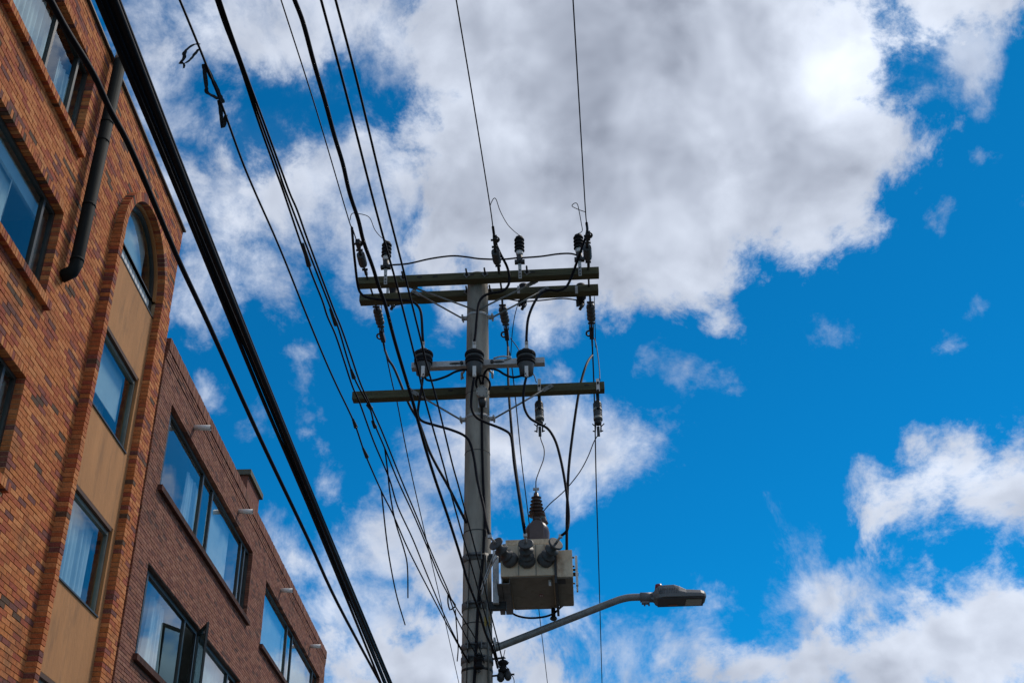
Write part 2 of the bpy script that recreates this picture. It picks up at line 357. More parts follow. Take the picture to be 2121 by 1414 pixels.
# ------------------------------------------------------------------ ground
sheet('ground', -1500, 1500, -1500, 1500, -.004, GRND)
sheet('road', .9, 8.4, -120, 160, .004, ASPH)
def slab(name, x0, x1, y0, y1, z1, m):
    return tag(MB().box(((x0+x1)/2, (y0+y1)/2, z1/2), (x1-x0, y1-y0, z1)).build(name, m), kind='structure')
slab('pavement', -5.72, .72, -120, 160, .13, PAVE); slab('kerb', .722, .898, -120, 160, .12, PAVE)
slab('pavement_opposite', 8.582, 12.0, -120, 160, .13, PAVE); slab('kerb_opposite', 8.402, 8.58, -120, 160, .12, PAVE)
for i in range(18):
    tag(MB().add([(4.58, -70+i*9, .008), (4.72, -70+i*9, .008), (4.72, -66+i*9, .008), (4.58, -66+i*9, .008)], [(0, 1, 2, 3)]).build('road_marking', mat('road_paint', (.75, .74, .7), .8) if i == 0 else bpy.data.materials['road_paint']), kind='structure')

# ------------------------------------------------------------------ brick facades
UB = MB().box((0, 0, 0), (1, 1, 1))
def add_bricks(parent, bricks, m_single, m_many, keep=300):
    """bricks: (centre, size, rotation about x). The largest in view become single parts, the rest one joined part."""
    base = parent.location
    def score(b):
        px, py, z = proj(b[0])
        if z < 1 or not (-2 <= px <= 2123 and -2 <= py <= 1416): return 0
        return b[1][1]*b[1][2]*10/(z*z) + (b[1][0] > .125)*.02/(z*z)
    order = sorted(range(len(bricks)), key=lambda i: -score(bricks[i]))
    sel = set(order[:keep])
    me = bpy.data.meshes.new('brick'); me.from_pydata([tuple(p) for p in UB.v], [], UB.f); me.materials.append(m_single)
    rest = MB()
    for i, (c, s, rx) in enumerate(bricks):
        c = V(c) + V((random.uniform(-.0025, .0025), 0, 0))
        if i in sel:
            o = bpy.data.objects.new('brick', me); COL.objects.link(o); o.parent = parent
            o.location = c - base; o.scale = s; o.rotation_euler = (rx, 0, 0)
        else:
            R = Matrix.Rotation(rx, 3, 'X')
            rest.box(c, s, tuple(R @ a for a in WX))
    o = rest.build('brickwork', m_many, parent); o['kind'] = 'stuff'
def courses(bricks, X, depth, y0, y1, z0, z1, ch, bl, blocked, joint=.011, align=0.0):
    n = int(round((z1-z0)/ch))
    for k in range(n):
        za = z0+k*ch; zc = za+ch/2
        free = [(y0, y1)]
        for (a, b) in blocked(zc):
            nf = []
            for (p, q) in free:
                if b <= p or a >= q: nf.append((p, q)); continue
                if a > p: nf.append((p, a))
                if b < q: nf.append((b, q))
            free = nf
        off = (bl/2 if k % 2 else 0) + random.uniform(-.012, .012)
        for (p, q) in free:
            if q-p < .03: continue
            i = math.ceil((p-y0-off)/bl); cuts = [p]; c = y0+off+i*bl
            while c < q-.06:
                if c > p+.06: cuts.append(c)
                c += bl
            cuts.append(q)
            for j in range(len(cuts)-1):
                a, b = cuts[j], cuts[j+1]
                a += joint/2 if j else 0; b -= joint/2 if j < len(cuts)-2 else 0
                bricks.append(((X-depth/2, (a+b)/2, zc), (depth, b-a, ch-joint+random.uniform(-.0015, .0015)), 0))
def wall_sheet(name, parent, X, thick, y0, y1, z0, z1, holes, m):
    """a sheet with rectangular holes and their reveals"""
    ys = sorted({y0, y1, *[h[0] for h in holes], *[h[1] for h in holes]}); zs = sorted({z0, z1, *[h[2] for h in holes], *[h[3] for h in holes]})
    ys = [y for y in ys if y0 <= y <= y1]; zs = [z for z in zs if z0 <= z <= z1]
    w = MB()
    for i in range(len(ys)-1):
        for j in range(len(zs)-1):
            yc, zc = (ys[i]+ys[i+1])/2, (zs[j]+zs[j+1])/2
            if any(h[0] < yc < h[1] and h[2] < zc < h[3] for h in holes): continue
            w.add([(X, ys[i], zs[j]), (X, ys[i+1], zs[j]), (X, ys[i+1], zs[j+1]), (X, ys[i], zs[j+1])], [(0, 1, 2, 3)])
    for a, b, c, d in holes:
        a2, b2, c2, d2 = max(a, y0), min(b, y1), max(c, z0), min(d, z1)
        x2 = X-thick
        w.add([(X, a2, c2), (X, b2, c2), (X, b2, d2), (X, a2, d2), (x2, a2, c2), (x2, b2, c2), (x2, b2, d2), (x2, a2, d2)], [(0, 1, 5, 4), (1, 2, 6, 5), (2, 3, 7, 6), (3, 0, 4, 7)])
    return w.build(name, m, parent)
def room(parent, X, y0, y1, z0, z1, depth=2.6):
    """the room behind a window"""
    x1, x0 = X-.02, X-depth; a, b, c, d = y0-.5, y1+.5, z0-.7, z1+.12
    r = MB().add([(x0, a, c), (x0, b, c), (x0, b, d), (x0, a, d), (x1, a, c), (x1, b, c), (x1, b, d), (x1, a, d)], [(0, 1, 2, 3), (0, 1, 5, 4), (0, 3, 7, 4), (1, 2, 6, 5)])
    r.build('room', ROOM, parent)
    MB().add([(x0, a, d-.004), (x1, a, d-.004), (x1, b, d-.004), (x0, b, d-.004)], [(0, 1, 2, 3)]).build('ceiling', CEIL, parent)
def curtain(parent, X, y0, y1, z0, z1, folds, amp=.035, name='curtain', flare=0.0, m=None):
    n = max(6, folds*8); k = 7; vs = []; fs = []
    ph = random.uniform(0, 6)
    for j in range(k+1):
        t = j/k
        for i in range(n+1):
            s = i/n; y = y0+(y1-y0)*s; y += flare*(1-t)**1.6*(s-.5)
            x = X + amp*math.sin(s*folds*2*math.pi + ph + .5*math.sin(s*9)) * (.6+.4*(1-t)) + amp*.4*math.sin(s*folds*4.7+ph)
            vs.append((x, y, z0+(z1-z0)*t))
    for j in range(k):
        for i in range(n): fs.append((j*(n+1)+i, j*(n+1)+i+1, (j+1)*(n+1)+i+1, (j+1)*(n+1)+i))
    return MB().add(vs, fs, True).build(name, m or CURT, parent)
def window(parent, X, y0, y1, z0, z1, splits, fm=None, bar=.05, sashes=()):
    """frame at plane X (front), one pane per light; splits are mullion positions"""
    fm = fm or FRAME; w = MB(); d = .06
    w.box((X-d/2, (y0+y1)/2, z0+bar/2), (d, y1-y0, bar)); w.box((X-d/2, (y0+y1)/2, z1-bar/2), (d, y1-y0, bar))
    w.box((X-d/2, y0+bar/2, (z0+z1)/2), (d, bar, z1-z0-2*bar)); w.box((X-d/2, y1-bar/2, (z0+z1)/2), (d, bar, z1-z0-2*bar))
    for s in splits: w.box((X-d/2+.003, s, (z0+z1)/2), (d, bar*1.2, z1-z0-2*bar))
    o = w.build('window', fm, parent)
    e = [y0+bar] + [s for s in splits] + [y1-bar]
    for i in range(len(e)-1):
        a, b = e[i], e[i+1]
        if i in sashes: continue
        a += .0 if i == 0 else bar*.6; b -= .0 if i == len(e)-2 else bar*.6
        x = X-.03
        tw = random.uniform(-.004, .004)
        MB().add([(x+tw, a, z0+bar), (x-tw, b, z0+bar), (x-tw, b, z1-bar), (x+tw, a, z1-bar)], [(0, 1, 2, 3)]).build('pane', GLASS, o)
    return o

# ---- orange brick building
XM, XF = -5.94, -5.80
Z1 = 14.38; YC = 17.10; CH = .0694
b1 = thing('brick_building', (-10.5, 10.5, 0), 'orange brick building with arched window and dark downpipe at the left edge', 'building')
STORE = 2.51
wins = [(8.9, 12.40, 12.33+k*STORE, 13.71+k*STORE) for k in (0, -1, -2, -3)]
AY, AZ, AR = 15.24, 12.28, 1.04
BAY0, BAY1 = 14.20, 16.28
def blk(zc):
    r = []
    for a, b, c, d in wins:
        if c-.13 < zc < d+.115: r.append((a, b if zc > c else b+.085) if zc < d else (a, b))
    if zc < AZ: r.append((14.06, 17.3))
    elif zc < AZ+AR+.15:
        h = math.sqrt(max(0, (AR+.145)**2-(zc-AZ)**2)); r.append((AY-h, AY+h))
    return r
bricks = []
courses(bricks, XM, .125, 8.4, YC, 4.37, Z1, CH, .25, blk)
# pier beside the bay, far pier, arch ring
n = int(round((AZ-4.37)/CH)); CHP = (AZ+.005-4.37)/n
for k in range(n):
    zc = 4.37+(k+.5)*CHP; hz = CHP-.011
    j = random.uniform(-.003, .003)
    bricks.append((((XF+XM)/2-.03, 14.13+j, zc), (.20, .142, hz), 0))
def farblk(zc): return []
courses(bricks, XF, .12, BAY1, 16.75, 4.37, AZ+.02, CH, .25, farblk)
nv = 46
for i in range(nv):
    a = math.pi*(i+.5)/nv; r = AR+.0725
    bricks.append(((XF-.065, AY+math.cos(a)*r, AZ+.01+math.sin(a)*r), (.13, .062, .145), math.pi/2*0 + (a-math.pi/2)))
# rowlock lintels and sills
for a, b, c, d in wins:
    for i in range(int((b-a)/.068)):
        y = b-.034-i*.068
        bricks.append(((XM-.07, y, d+.057), (.14, .058, .112), 0))
    for i in range(int((b+.08-a)/.068)):
        y = b+.046-i*.068
        bricks.append(((XM-.015+.0, y, c-.06), (.19, .058, .112), 0))
add_bricks(b1, bricks, B1o, B1i)
e = .006
holes = [(a-.0, b+e, c-.12, d+.11) for a, b, c, d in wins]
wall_sheet('wall', b1, XM-.010, .13, 8.4, YC-.01, 4.37, Z1-.01, holes + [(14.07, 17.2, 4.37, AZ+.0), (AY-1.17, AY+1.17, AZ, AZ+1.19)], MORT1)
sp = MB()
for i in range(40):
    ya, yb = -1.17+2.34*i/40, -1.17+2.34*(i+1)/40
    za, zb_ = (math.sqrt(max(0, 1.17**2-y*y)) for y in (ya, yb))
    sp.add([(XM-.010, AY+ya, AZ+za), (XM-.010, AY+yb, AZ+zb_), (XM-.010, AY+yb, AZ+1.19), (XM-.010, AY+ya, AZ+1.19)], [(0, 1, 2, 3)])
sp.build('spandrel', MORT1, b1)
# arch spandrel mortar is the wall sheet; cores of piers, ring, sills
core = MB()
core.box((XF-.165, 14.13, (4.37+AZ)/2), (.29, .125, AZ-4.37)); core.box((XF-.17, (BAY1+16.75)/2+.004, (4.37+AZ)/2), (.32, 16.75-BAY1-.012, AZ-4.37))
for a, b, c, d in wins:
    core.box((XM-.03, (a+b)/2+.03, c-.062), (.20, b-a+.09, .10)); core.box((XM-.075, (a+b)/2, d+.062), (.13, b-a-.004, .09))
for i in range(48):
    a0, a1 = math.pi*i/48, math.pi*(i+1)/48
    def q(r, an, x): return (x, AY+math.cos(an)*r, AZ+.01+math.sin(an)*r)
    ri, ro = AR+.006, AR+.138
    x0, x1 = XF-.008, XM-.2
    core.add([q(ri, a0, x0), q(ro, a0, x0), q(ro, a1, x0), q(ri, a1, x0), q(ri, a0, x1), q(ro, a0, x1), q(ro, a1, x1), q(ri, a1, x1)], [(0, 1, 2, 3), (0, 3, 7, 4), (1, 2, 6, 5)])
core.build('mortar_core', MORT1, b1)
# cut the wall sheet behind the arch: the tympanum is filled by the recessed window, so the sheet has a stepped hole there
lower = MB().box((XM-.14, 12.75, 2.185), (.26, 8.7, 4.36)); lower.build('lower_wall', LOW1, b1)
# side, rear and roof of the block
sh = MB()
sh.box((-11.0, YC-.13, Z1/2), (9.8, .2, Z1-.02)); sh.box((-11.0, 8.45, Z1/2), (9.8, .2, Z1-.02)); sh.box((-15.9, 12.75, Z1/2), (.2, 8.5, Z1-.02))
sh.build('side_walls', LOW1, b1)
MB().box((-11.0, 12.75, Z1-.5), (9.6, 8.4, .15)).build('roof', DARKM, b1)
MB().box((XM-.06, 12.76, Z1+.012), (.21, 8.75, .03)).build('roof_flashing', DARKM, b1)
# stucco bay
XS = XF-.12
bayw = [(10.75, 9.45), (8.22, 6.90), (5.69, 4.42)]
segs = [(10.75, 11.97), (8.22, 9.45), (5.69, 6.90)]
for lo, hi in segs: MB().box((XS-.06, (14.15+BAY1+.02)/2, (lo+hi)/2), (.12, BAY1+.02-14.15, hi-lo)).build('stucco_panel', STUCCO, b1, bevel=.006)
for (hi, lo) in bayw:
    ym = 16.12
    MB().box((XS-.06, (ym+BAY1+.02)/2, (lo+hi)/2), (.118, BAY1+.02-ym, hi-lo)).build('stucco_jamb', STUCCO, b1)
    w = window(b1, XS-.05, 14.16, ym, lo, hi-.06, [], GFRAME, .055)
    MB().box((XS-.005, 15.1, lo-.012), (.05, 1.98, .024)).build('sill', FRAME, w)
    MB().box((XS-.055, 15.1, hi-.03), (.11, 1.92, .058)).build('head_reveal', WOODREV, w)
    room(w, XS-.13, 14.3, 16.0, lo, hi)
    if lo > 9: 
        MB().box((XS-.20, 15.10, hi-.44), (.012, 1.72, .80)).build('roller_blind', CURT, w)
        curtain(w, XS-.32, 14.9, 15.75, lo-.3, hi-.1, 6, .03)
    else: curtain(w, XS-.21, 14.25, 15.93, lo-.3, hi-.06, 10, .032)
# arched window
def arc(r, x, a0=0, a1=math.pi, n=24): return [(x, AY+math.cos(a0+(a1-a0)*i/n)*r, AZ+.01+math.sin(a0+(a1-a0)*i/n)*r) for i in range(n+1)]
zb, zt = 11.99, 12.32
aw = MB(); xg = XS-.05
def ringstrip(mb, r0, r1, x0, x1, n=28):
    A = arc(r0, x0, n=n); B = arc(r1, x0, n=n); C = arc(r0, x1, n=n); D_ = arc(r1, x1, n=n); m = n+1
    mb.add(A+B+C+D_, [f for i in range(n) for f in ((i, i+1, m+i+1, m+i), (i, i+1, 2*m+i+1, 2*m+i), (2*m+i, 2*m+i+1, 3*m+i+1, 3*m+i), (m+i, m+i+1, 3*m+i+1, 3*m+i))])
ringstrip(aw, AR-.10, AR-.04, xg, xg-.06)
aw.box((xg-.03, AY, zt), (.06, 2*(AR-.04), .035)); aw.box((xg-.03, AY, zb+.02), (.06, 2*(AR-.04), .04))
for s in (-1, 1): aw.box((xg-.03, AY+s*(AR-.07), (zb+AZ)/2+.01), (.06, .06, AZ-zb+.02))
awo = aw.build('window', FRAME, b1); awo['label'] = 'arched window with pale slats under its transom'
gl = arc(AR-.09, xg-.03)
MB().add(gl, [tuple(range(len(gl)))]).build('pane', GLASS, awo)
gfr = MB(); ringstrip(gfr, AR-.045, AR+.004, XS, xg-.08); gfr.build('arch_reveal', STUCCO, awo)
MB().box((XS-.02, AY, zb-.012), (.06, 2.06, .026)).build('sill', FRAME, awo)
for i in range(14):
    y = AY-AR+.14+i*.14
    MB().box((xg-.035, y, (zb+.04+zt-.02)/2), (.012, .118, zt-zb-.07)).build('slat', WPIPE, awo)
ro = MB()
xr, xr2 = xg-.1, xg-2.6
ro.add([(xr2, AY-1.3, 11.3), (xr2, AY+1.3, 11.3), (xr2, AY+1.3, 13.7), (xr2, AY-1.3, 13.7), (xr, AY-1.3, 11.3), (xr, AY+1.3, 11.3), (xr, AY+1.3, 13.7), (xr, AY-1.3, 13.7)], [(0, 1, 2, 3), (0, 3, 7, 4), (1, 2, 6, 5), (2, 3, 7, 6)])
ro.build('room', ROOM, awo)
curtain(awo, xg-.12, AY-.98, AY+.62, 12.30, 13.5, 2, .006, 'blind')
# left windows
for k, (a, b, c, d) in enumerate(wins):
    w = window(b1, XM-.115, a, b+.0, c, d, [11.2, b-.36] if k != 1 else [b-.36], FRAME, .05)
    MB().box((XM-.06, (a+b)/2, c-.001), (.14, b-a+.02, .012)).build('sill_flashing', FRAME, w)
    room(w, XM-.2, a+.3, b-.2, c, d)
    if k == 0:
        curtain(w, XM-.25, 9.1, 11.35, c-.3, d-.02, 18, .028, 'vertical_blind'); curtain(w, XM-.27, 11.75, 12.35, c-.3, d-.30, 7, .028, 'vertical_blind')
    elif k == 1:
        MB().box((XM-.25, 11.0, d-.16), (.04, 2.5, .22)).build('blind_box', CURT, w)
        curtain(w, XM-.30, 9.4, 11.45, c+.1, d-.05, 3, .01, 'blind'); curtain(w, XM-.26, 12.22, 12.55, c-.2, d-.05, 2, .012)
        MB().tube([(XM-.24, 11.35, d-.12), (XM-.24, 11.33, c+.5)], .006, 6).build('blind_cord', CURT, w)
    else: curtain(w, XM-.26, 11.4, 12.6, c-.3, d-.05, 9, .03)
# downpipe
dp = MB(); PX, PY = -5.80, 12.78
dp.tube([(PX, PY, 14.34), (PX, PY, 10.62), (PX-.02, PY-.02, 10.50), (PX-.14, PY-.05, 10.40)], .088, 16)
dpo = dp.build('downpipe', PIPE, b1)
for z in (13.1, 12.75, 11.6, 10.68): MB().cyl((PX, PY, z), (PX, PY, z+.035), .094, n=16).build('pipe_collar', PIPE, dpo)
MB().cyl((PX, PY, 14.33), (PX, PY, 14.62), .088, n=16).build('pipe_top', GALV, dpo)

# ---- brown brick building
X2 = -5.90; Y20, Y21 = 17.15, 35.83; Z2 = 12.15; CH2 = .058
b2 = thing('brick_building', (-10.5, 26.5, 0), 'lower brown brick building with wide dark framed windows and roof spouts', 'building')
w2s = [(17.83, 24.92, 9.68, 11.22, [18.12, 20.62, 21.40, 24.15, 24.5]), (26.55, 35.0, 9.62, 11.17, [26.9, 30.0, 30.8, 34.2]), (17.88, 25.0, 6.88, 8.36, [18.22, 20.66, 21.5, 24.2]), (26.6, 35.0, 6.85, 8.33, [26.9, 30.0, 30.8, 34.2])]
def blk2(zc): return [(a, b) for a, b, c, d, s in w2s if c-.10 < zc < d]
bricks = []
ztop = Z2-.235
n2 = int((ztop-4.37)/CH2); zlow = ztop-n2*CH2
courses(bricks, X2, .115, Y20, Y21, zlow, ztop-3*CH2, CH2, .25, blk2, joint=.010)
for k in range(3): courses(bricks, X2+.012+.006*k, .12, Y20, Y21, ztop-(3-k)*CH2, ztop-(2-k)*CH2, CH2, .25, lambda z: [], joint=.010)
for i in range(int((Y21-Y20)/.0685)):
    y = Y20+.034+i*.0685
    bricks.append(((X2-.03+random.uniform(-.004, .004), y, Z2-.117), (.14, .059, .225), 0))
add_bricks(b2, bricks, B2o, B2i)
wall_sheet('wall', b2, X2-.009, .13, Y20+.004, Y21-.004, zlow, Z2-.01, [(a-e, b+e, c-.1, d+e) for a, b, c, d, s in w2s], MORT2)
MB().box((X2-.14, (Y20+Y21)/2, zlow/2), (.26, Y21-Y20, zlow)).build('lower_wall', LOW2, b2)
sh = MB(); sh.box((-11, Y20+.13, Z2/2), (9.8, .2, Z2-.04)); sh.box((-11, Y21-.13, Z2/2), (9.8, .2, Z2-.04)); sh.box((-15.9, 26.5, Z2/2), (.2, 18.3, Z2-.04))
sh.build('side_walls', LOW2, b2)
# end of the facade that stands proud of its neighbour: coursed dark bricks
endb = MB()
for k in range(int((Z2-4.4)/CH2)): endb.box((X2-.06, Y20-.003, 4.4+(k+.5)*CH2), (.116, .02, CH2-.01))
eb = endb.build('end_bricks', B2i, b2); eb['kind'] = 'stuff'
rf = MB().box((-11, 26.5, Z2-.6), (9.6, 18.2, .15)).build('roof', DARKM, b2)
ch = MB().box((-6.72, 25.98, 12.62), (.84, 1.36, 1.4)).build('chimney', B2i, rf)
MB().box((-6.72, 26.0, 13.37), (.98, 1.52, .13)).build('chimney_cap', COPC, rf)
for i, (a, b, c, d, s) in enumerate(w2s):
    w = window(b2, X2-.09, a, b, c, d, s, FRAME, .065, sashes=(2,) if i == 2 else ())
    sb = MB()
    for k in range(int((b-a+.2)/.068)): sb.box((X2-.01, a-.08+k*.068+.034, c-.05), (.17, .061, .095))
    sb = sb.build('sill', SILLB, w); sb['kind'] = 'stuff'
    MB().box((X2-.04, (a+b)/2, c-.05), (.10, b-a+.14, .08)).build('sill_core', MORT2, w)
    room(w, X2-.17, a, b, c, d, 3.2)
    if i == 0:
        curtain(w, X2-.24, 20.0, 20.9, c-.3, d-.25, 6, .035, flare=.4); curtain(w, X2-.22, 21.6, 23.5, c-.3, d-.02, 3, .006, 'blind')
    elif i == 1: curtain(w, X2-.22, 27.1, 30.3, c-.3, d-.02, 3, .006, 'blind'); curtain(w, X2-.22, 31.0, 34.6, c-.3, d-.02, 3, .006, 'blind')
    elif i == 2:
        curtain(w, X2-.26, 19.15, 19.9, c-.3, d-.12, 7, .04, flare=.5); curtain(w, X2-.22, 21.8, 24.5, c-.3, d-.02, 12, .02)
        # casement pushed open, hinged at its far side
        hx, hy = X2-.05, 21.44; ang = math.radians(28)
        t = V((math.sin(ang), -math.cos(ang), 0)); nn = V((math.cos(ang), math.sin(ang), 0)); wd = .74
        sc = V((hx, hy, 0)) + t*(wd/2); ax = (t, nn, UP); z0, z1 = c+.05, d-.05
        sa = MB()
        for zz_ in (z0+.03, z1-.03): sa.box(sc+UP*zz_, (wd, .04, .06), ax)
        for u_ in (-wd/2+.03, wd/2-.03): sa.box(sc+t*u_+UP*((z0+z1)/2), (.06, .04, z1-z0-.12), ax)
        sao = sa.build('open_casement', FRAME, w)
        MB().box(sc+UP*((z0+z1)/2), (wd-.12, .006, z1-z0-.12), ax).build('casement_pane', GLASS, w)
for y in (19.28, 23.22, 28.25, 33.0):
    o = MB().tube([(X2-.05, y, 11.50), (X2+.30, y, 11.49)], .052, 14).build('roof_spout', WPIPE, b2)
    MB().cyl((X2+.301, y, 11.49), (X2+.304, y, 11.49), .040, n=14).build('spout_mouth', INKHOLE, o)  # black disc painted in for the shade inside the pipe

# ------------------------------------------------------------------ utility pole
PZ = 8.985
def prad(z): return .177 - .0071*z
pole = thing('utility_pole', tuple(PB), 'round tapered grey concrete utility pole carrying the crossarms', 'utility pole')
sh = MB().lathe(L(0, 0, 0), UP, [(PZ*i/24, prad(PZ*i/24)) for i in range(24)] + [(PZ-.02, prad(PZ)), (PZ, prad(PZ)-.02)], 40)
sh.build('shaft', CONC, pole)
def band(z, h=.05, gap=.006, m=GALV, ears=True, par=None, ang=0.0):
    o = MB().lathe(L(0, 0, z-h/2), UP, [(0, prad(z)+gap), (h, prad(z)+gap)], 36)
    ob = o.build('band', m, par or pole)
    if ears:
        for s in (-1, 1):
            e_ = MB().box(L(s*(prad(z)+.032), -.02, z), (.060, .010, h*.8), LX).box(L(s*(prad(z)+.032), .02, z), (.055, .010, h*.8), LX)
            e_.cyl(L(s*(prad(z)+.045), -.07, z), L(s*(prad(z)+.045), .07, z), .011); e_.build('band_bolt', m, ob)
    return ob
def zpole(py): return onV(988, py, 0).z
band(onV(990, 648, -.1).z, .035, .004, GALV); band(onV(990, 857, -.12).z, .035, .004, GALV)
for py, h in ((1150, .075), (1250, .075), (1335, .060), (1361, .060)):
    z = onV(985, py, -.14).z; bo = band(z, h, .008, BANDM, False)
    for u in (-.075, .055): MB().box(L(u, -prad(z)-.012, z), (.010, .045, h*1.25), LX).build('lug', BANDM, bo)
    MB().cyl(L(-.095, -prad(z)-.022, z+.004), L(.085, -prad(z)-.022, z+.004), .0075, n=8).build('bolt', DKST, bo)
for py, h in ((1096, .008), (1288, .008), (1383, .022), (930, .006), (808, .006)): band(onV(985, py, -.13).z, h, .003, DKST, False)
# cable guard strip and service cable down the shaft
def onshaft(px, py, extra=.012):
    """point on the camera side of the shaft"""
    v = -.13
    for _ in range(6):
        p = onV(px, py, v); u = (p-PB).dot(AD); r = prad(p.z)+extra; v = -math.sqrt(max(.0001, r*r-min(u*u, r*r*.98)))
    return onV(px, py, v)
MB().tube([onshaft(1003, y_, .014) for y_ in (1095, 1110)] + [onshaft(x_, y_, .016) for x_, y_ in ((1000, 1160), (992, 1230), (988, 1300), (984, 1380), (981, 1430))], .014, 8, 4).build('service_cable', CABL, pole)
MB().tube([onshaft(x_, y_, .012) for x_, y_ in ((1007, 1150), (1010, 1290), (1013, 1420))], .009, 8).build('conduit', DGALV, pole)
MB().tube([onshaft(x_, y_, .006) for x_, y_ in ((972, 1150), (969, 1290), (966, 1420))], .004, 6).build('ground_strip', DKST, pole)
# faded sticker with a black S
sv = []; sf = []
for j in range(5):
    for i in range(7):
        sv.append(onshaft(1003+i*2.0, 1276+j*5.0, .003))
for j in range(4):
    for i in range(6): sf.append((j*7+i, j*7+i+1, (j+1)*7+i+1, (j+1)*7+i))
stk = MB().add(sv, sf, True).build('sticker', YELL, pole)
MB().tube([onshaft(x_, y_, .0045) for x_, y_ in ((1013, 1281), (1009, 1279), (1007.5, 1283), (1010, 1286), (1012.5, 1289), (1011, 1293), (1008, 1292))], .0035, 6, 4).build('letter', INKHOLE, stk)

# ------------------------------------------------------------------ crossarms
ZA = 8.842
def arm(z, v, u0, u1, h, d, label, holes, bolts):
    o = thing('wooden_crossarm', tuple(L(0, v, z-h/2)), label, 'crossarm', 'wooden crossarms on the pole')
    MB().box(L((u0+u1)/2, v, z), (u1-u0, d, h), LX).build('beam', WOOD, o, bevel=.006)
    for u in holes: MB().prism([L(u+math.cos(t)*.028, v-d/2-.001, z+.01+math.sin(t)*.011) for t in [k*math.pi/6 for k in range(12)]], LD, .0025).build('bolt_hole', INKHOLE, o)  # flat black ovals stand for the dark inside the holes
    for u in bolts:
        b_ = MB().box(L(u, v-d/2-.004, z+.008), (.055, .008, .055), (AD*.8+UP*.6, LD, UP*.8-AD*.6))
        b_.build('washer_plate', DGALV, o); MB().cyl(L(u, v-d/2-.12, z+.008), L(u, v-d/2, z+.008), .010, n=8).cyl(L(u, v-d/2-.035, z+.008), L(u, v-d/2-.009, z+.008), .018, n=6).build('bolt', DKST, o)
    return o
def brace(o, p0, p1, m=DGALV):
    p0 = V(p0); p1 = V(p1); d = (p1-p0).normalized(); b_ = MB().cyl(p0+d*.07, p1, .010, n=8)
    x = d.cross(LD).normalized(); b_.box(p0+d*.03, (.13, .008, .045), (d, LD, x))
    b_.cyl(p0-LD*.02+d*.0, p0+LD*.03, .012, n=8); b_.build('brace', m, o)
armN = arm(ZA, -.168, -1.315, 1.345, .092, .112, 'weathered wooden crossarm at the pole top, nearer of the top pair', (-.62, -.45, -.05, .08, .62, 1.12), (-.80, -.10, .10, .56))
armF = arm(ZA, .170, -1.345, 1.340, .092, .112, 'weathered wooden crossarm at the pole top, farther of the top pair', (-1.1, -.75, .7), (-.13, .13))
armL = arm(7.60, .175, -1.358, 1.340, .095, .105, 'weathered single wooden crossarm below the steel bracket arm', (-.30, -.05, .30, .66, 1.15), ())
zb1 = onV(990, 648, -.1).z
brace(armN, onV(848, 592, -.10), L(-.01, -.125, zb1+.02)); brace(armN, onV(1107, 584, -.10), L(.01, -.125, zb1+.02))
brace(armF, onV(858, 604, .105), L(-.165, -.0, zb1)); brace(armF, onV(1131, 598, .105), L(.165, -.0, zb1))
zb2 = onV(990, 857, -.12).z
brace(armL, onV(852, 809, .115), L(-.17, 0, zb2)); brace(armL, onV(1139, 800, .115), L(.17, 0, zb2))

# steel bracket arm
zs = 7.745
sa_ = thing('steel_bracket_arm', tuple(L(0, -.165, zs-.03)), 'pale galvanised steel bracket arm across the pole front holding three insulators', 'bracket arm')
uL, uR = -.68, .72
bm_ = MB().box(L((uL+uR)/2, -.205, zs), (uR-uL, .008, .06), LX).box(L((uL+uR)/2, -.165, zs+.034), (uR-uL, .08, .007), LX).box(L((uL+uR)/2, -.165, zs-.027), (uR-uL, .08, .006), LX).box(L(uL+.004, -.165, zs), (.008, .085, .055), LX).box(L(uR-.004, -.165, zs), (.008, .085, .055), LX)
bm_.build('channel', GALV, sa_)
for u in (-.22, .24): MB().prism([L(u+math.cos(t)*.06*(1 if abs(math.cos(t)) > .3 else 1), -.2105, zs+math.sin(t)*.012) for t in [k*math.pi/6 for k in range(12)]], LD, .002).build('slot', INKHOLE, sa_)  # slot drawn as a black patch, its inner shade as colour
for u in (-.15, .17): MB().cyl(L(u, -.235, zs), L(u, -.2, zs), .018, n=8).build('bolt', DKST, sa_)
for s_ in (-1, 1):
    MB().tube([L(s_*.13, -.13, zs-.05), L(s_*.16, -.06, zs-.05), L(s_*.155, .02, zs-.05)], .012, 8, 3).cyl(L(s_*.165, -.06, zs-.11), L(s_*.165, -.06, zs-.02), .010, n=8).build('clamp', GALV, sa_)
MB().tube([onV(x_, y_, -.215) for x_, y_ in ((1022, 742), (1040, 738), (1058, 740), (1045, 745))], .009, 6, 4).build('strap_end', GALV, sa_)

